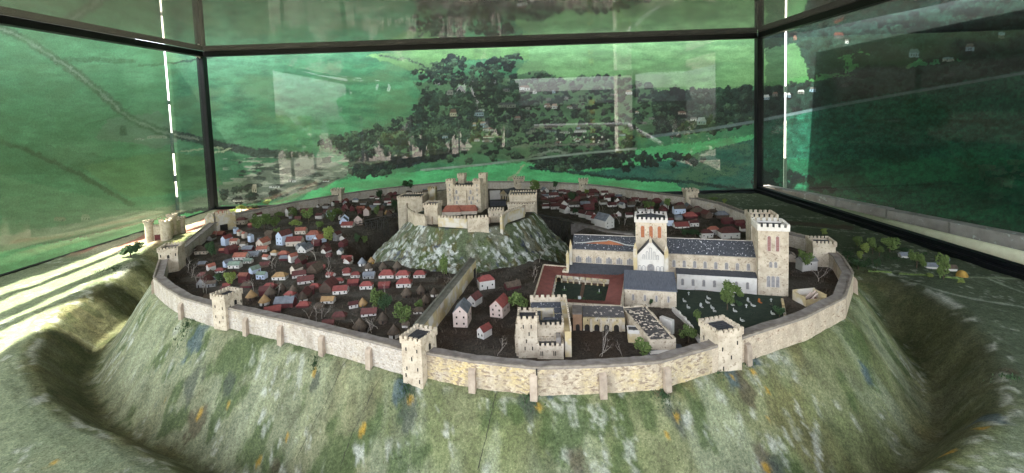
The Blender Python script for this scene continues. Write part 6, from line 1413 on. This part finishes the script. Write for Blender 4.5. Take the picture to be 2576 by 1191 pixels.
# darker scrub along the bank outside
rs = random.Random(12); vs, fs, n = [], [], 0
for (k, x, y, R_, num) in (('L',750,520,.9,500),('L',880,590,.9,500),('L',1250,520,1.3,300),('X1',520,250,1.2,300),('X3',1110,640,.35,200),('X4',1120,640,.3,160),('X4',160,640,.3,160),('X4',1700,380,.35,200),('X1',860,510,.5,200),('X3',490,470,.2,90),('X2',1290,700,.4,120),('X4',1480,450,.3,120)):
    c0 = slope_pt(k, x, y)
    for _ in range(num):
        r_ = abs(rs.gauss(0, .5))*R_; a = rs.uniform(0, 6.28); x_, y_ = c0.x+r_*math.cos(a), c0.y+r_*math.sin(a)
        z = hh(x_, y_) if num > 400 and _ % 4 == 0 or True else 0
        a = rs.uniform(0, 6.28); l_ = rs.uniform(.03, .08); w_ = rs.uniform(.012, .03)
        vs += [(x_-math.sin(a)*w_, y_+math.cos(a)*w_, z-.01), (x_+math.sin(a)*w_, y_-math.cos(a)*w_, z-.01), (x_+math.cos(a)*l_*.5, y_+math.sin(a)*l_*.5, z+l_)]; fs.append((n, n+1, n+2)); n += 3
tag(np_mesh('bank_scrub', np.array(vs), np.array(fs), M['leafd'], smooth=False), kind='stuff', label='dark low scrub growing on the painted banks', cat='scrub')
# ------------------------------------------------------------------ labels that single things out by what stands nearest
LM = [('castle keep', 1180, 540), ('mound left foot', 960, 640), ('mound front foot', 1130, 690), ('left trestle bridge', 930, 570), ('front left tower', 575, 790), ('front centre tower', 1050, 870), ('gate block', 560, 555),
      ('left wall tower', 420, 650), ('far left tower', 850, 500), ('dividing wall', 1120, 740), ('crossing tower', 1637, 590), ('west tower', 1935, 650), ('choir roof', 1510, 610), ('right castle hall', 1330, 510), ('far narrow tower', 1466, 470),
      ('far right tower', 1737, 500), ('cloister', 1460, 700), ('bishop palace', 1360, 830), ('ruined hall', 1640, 820), ('front right tower', 1810, 850), ('churchyard', 1840, 770), ('far wall', 1050, 480), ('red barn', 718, 770), ('nave roof', 1800, 625), ('hay rick', 2420, 683), ('right low tower', 2058, 600), ('right wall', 2120, 650), ('left post', 530, 500)]
ORDN = ['nearest', 'second nearest', 'third nearest', 'fourth nearest', 'fifth nearest', 'sixth nearest', 'seventh nearest', 'eighth nearest', 'ninth nearest', 'tenth nearest', 'eleventh nearest', 'twelfth nearest', 'thirteenth nearest', 'fourteenth nearest']
bpy.context.view_layer.update()
rec = {}
for (o, desc, grp) in THINGS:
    if grp is None: continue
    x, y = proj(o.location); nm, lx_, ly_ = min(LM, key=lambda t: math.hypot(x-t[1], (y-t[2])*2))
    dx, dy = x-lx_, (y-ly_)*2
    rel = ('left of' if dx < 0 else 'right of') if abs(dx) > abs(dy) else ('behind' if dy < 0 else 'in front of')
    rec.setdefault((desc, rel, nm), []).append((math.hypot(dx, dy), o, grp))
for (desc, rel, nm), L in rec.items():
    L.sort(key=lambda t: t[0])
    for i, (_, o, grp) in enumerate(L):
        o['label'] = f"{desc}, {rel} the {nm}" if len(L) == 1 else f"{desc}, {ORDN[i]} {rel} the {nm}"
        o['group'] = grp
        if len(o['label'].replace('-', ' ').split()) > 16: o['label'] = ' '.join(o['label'].split()[1:])
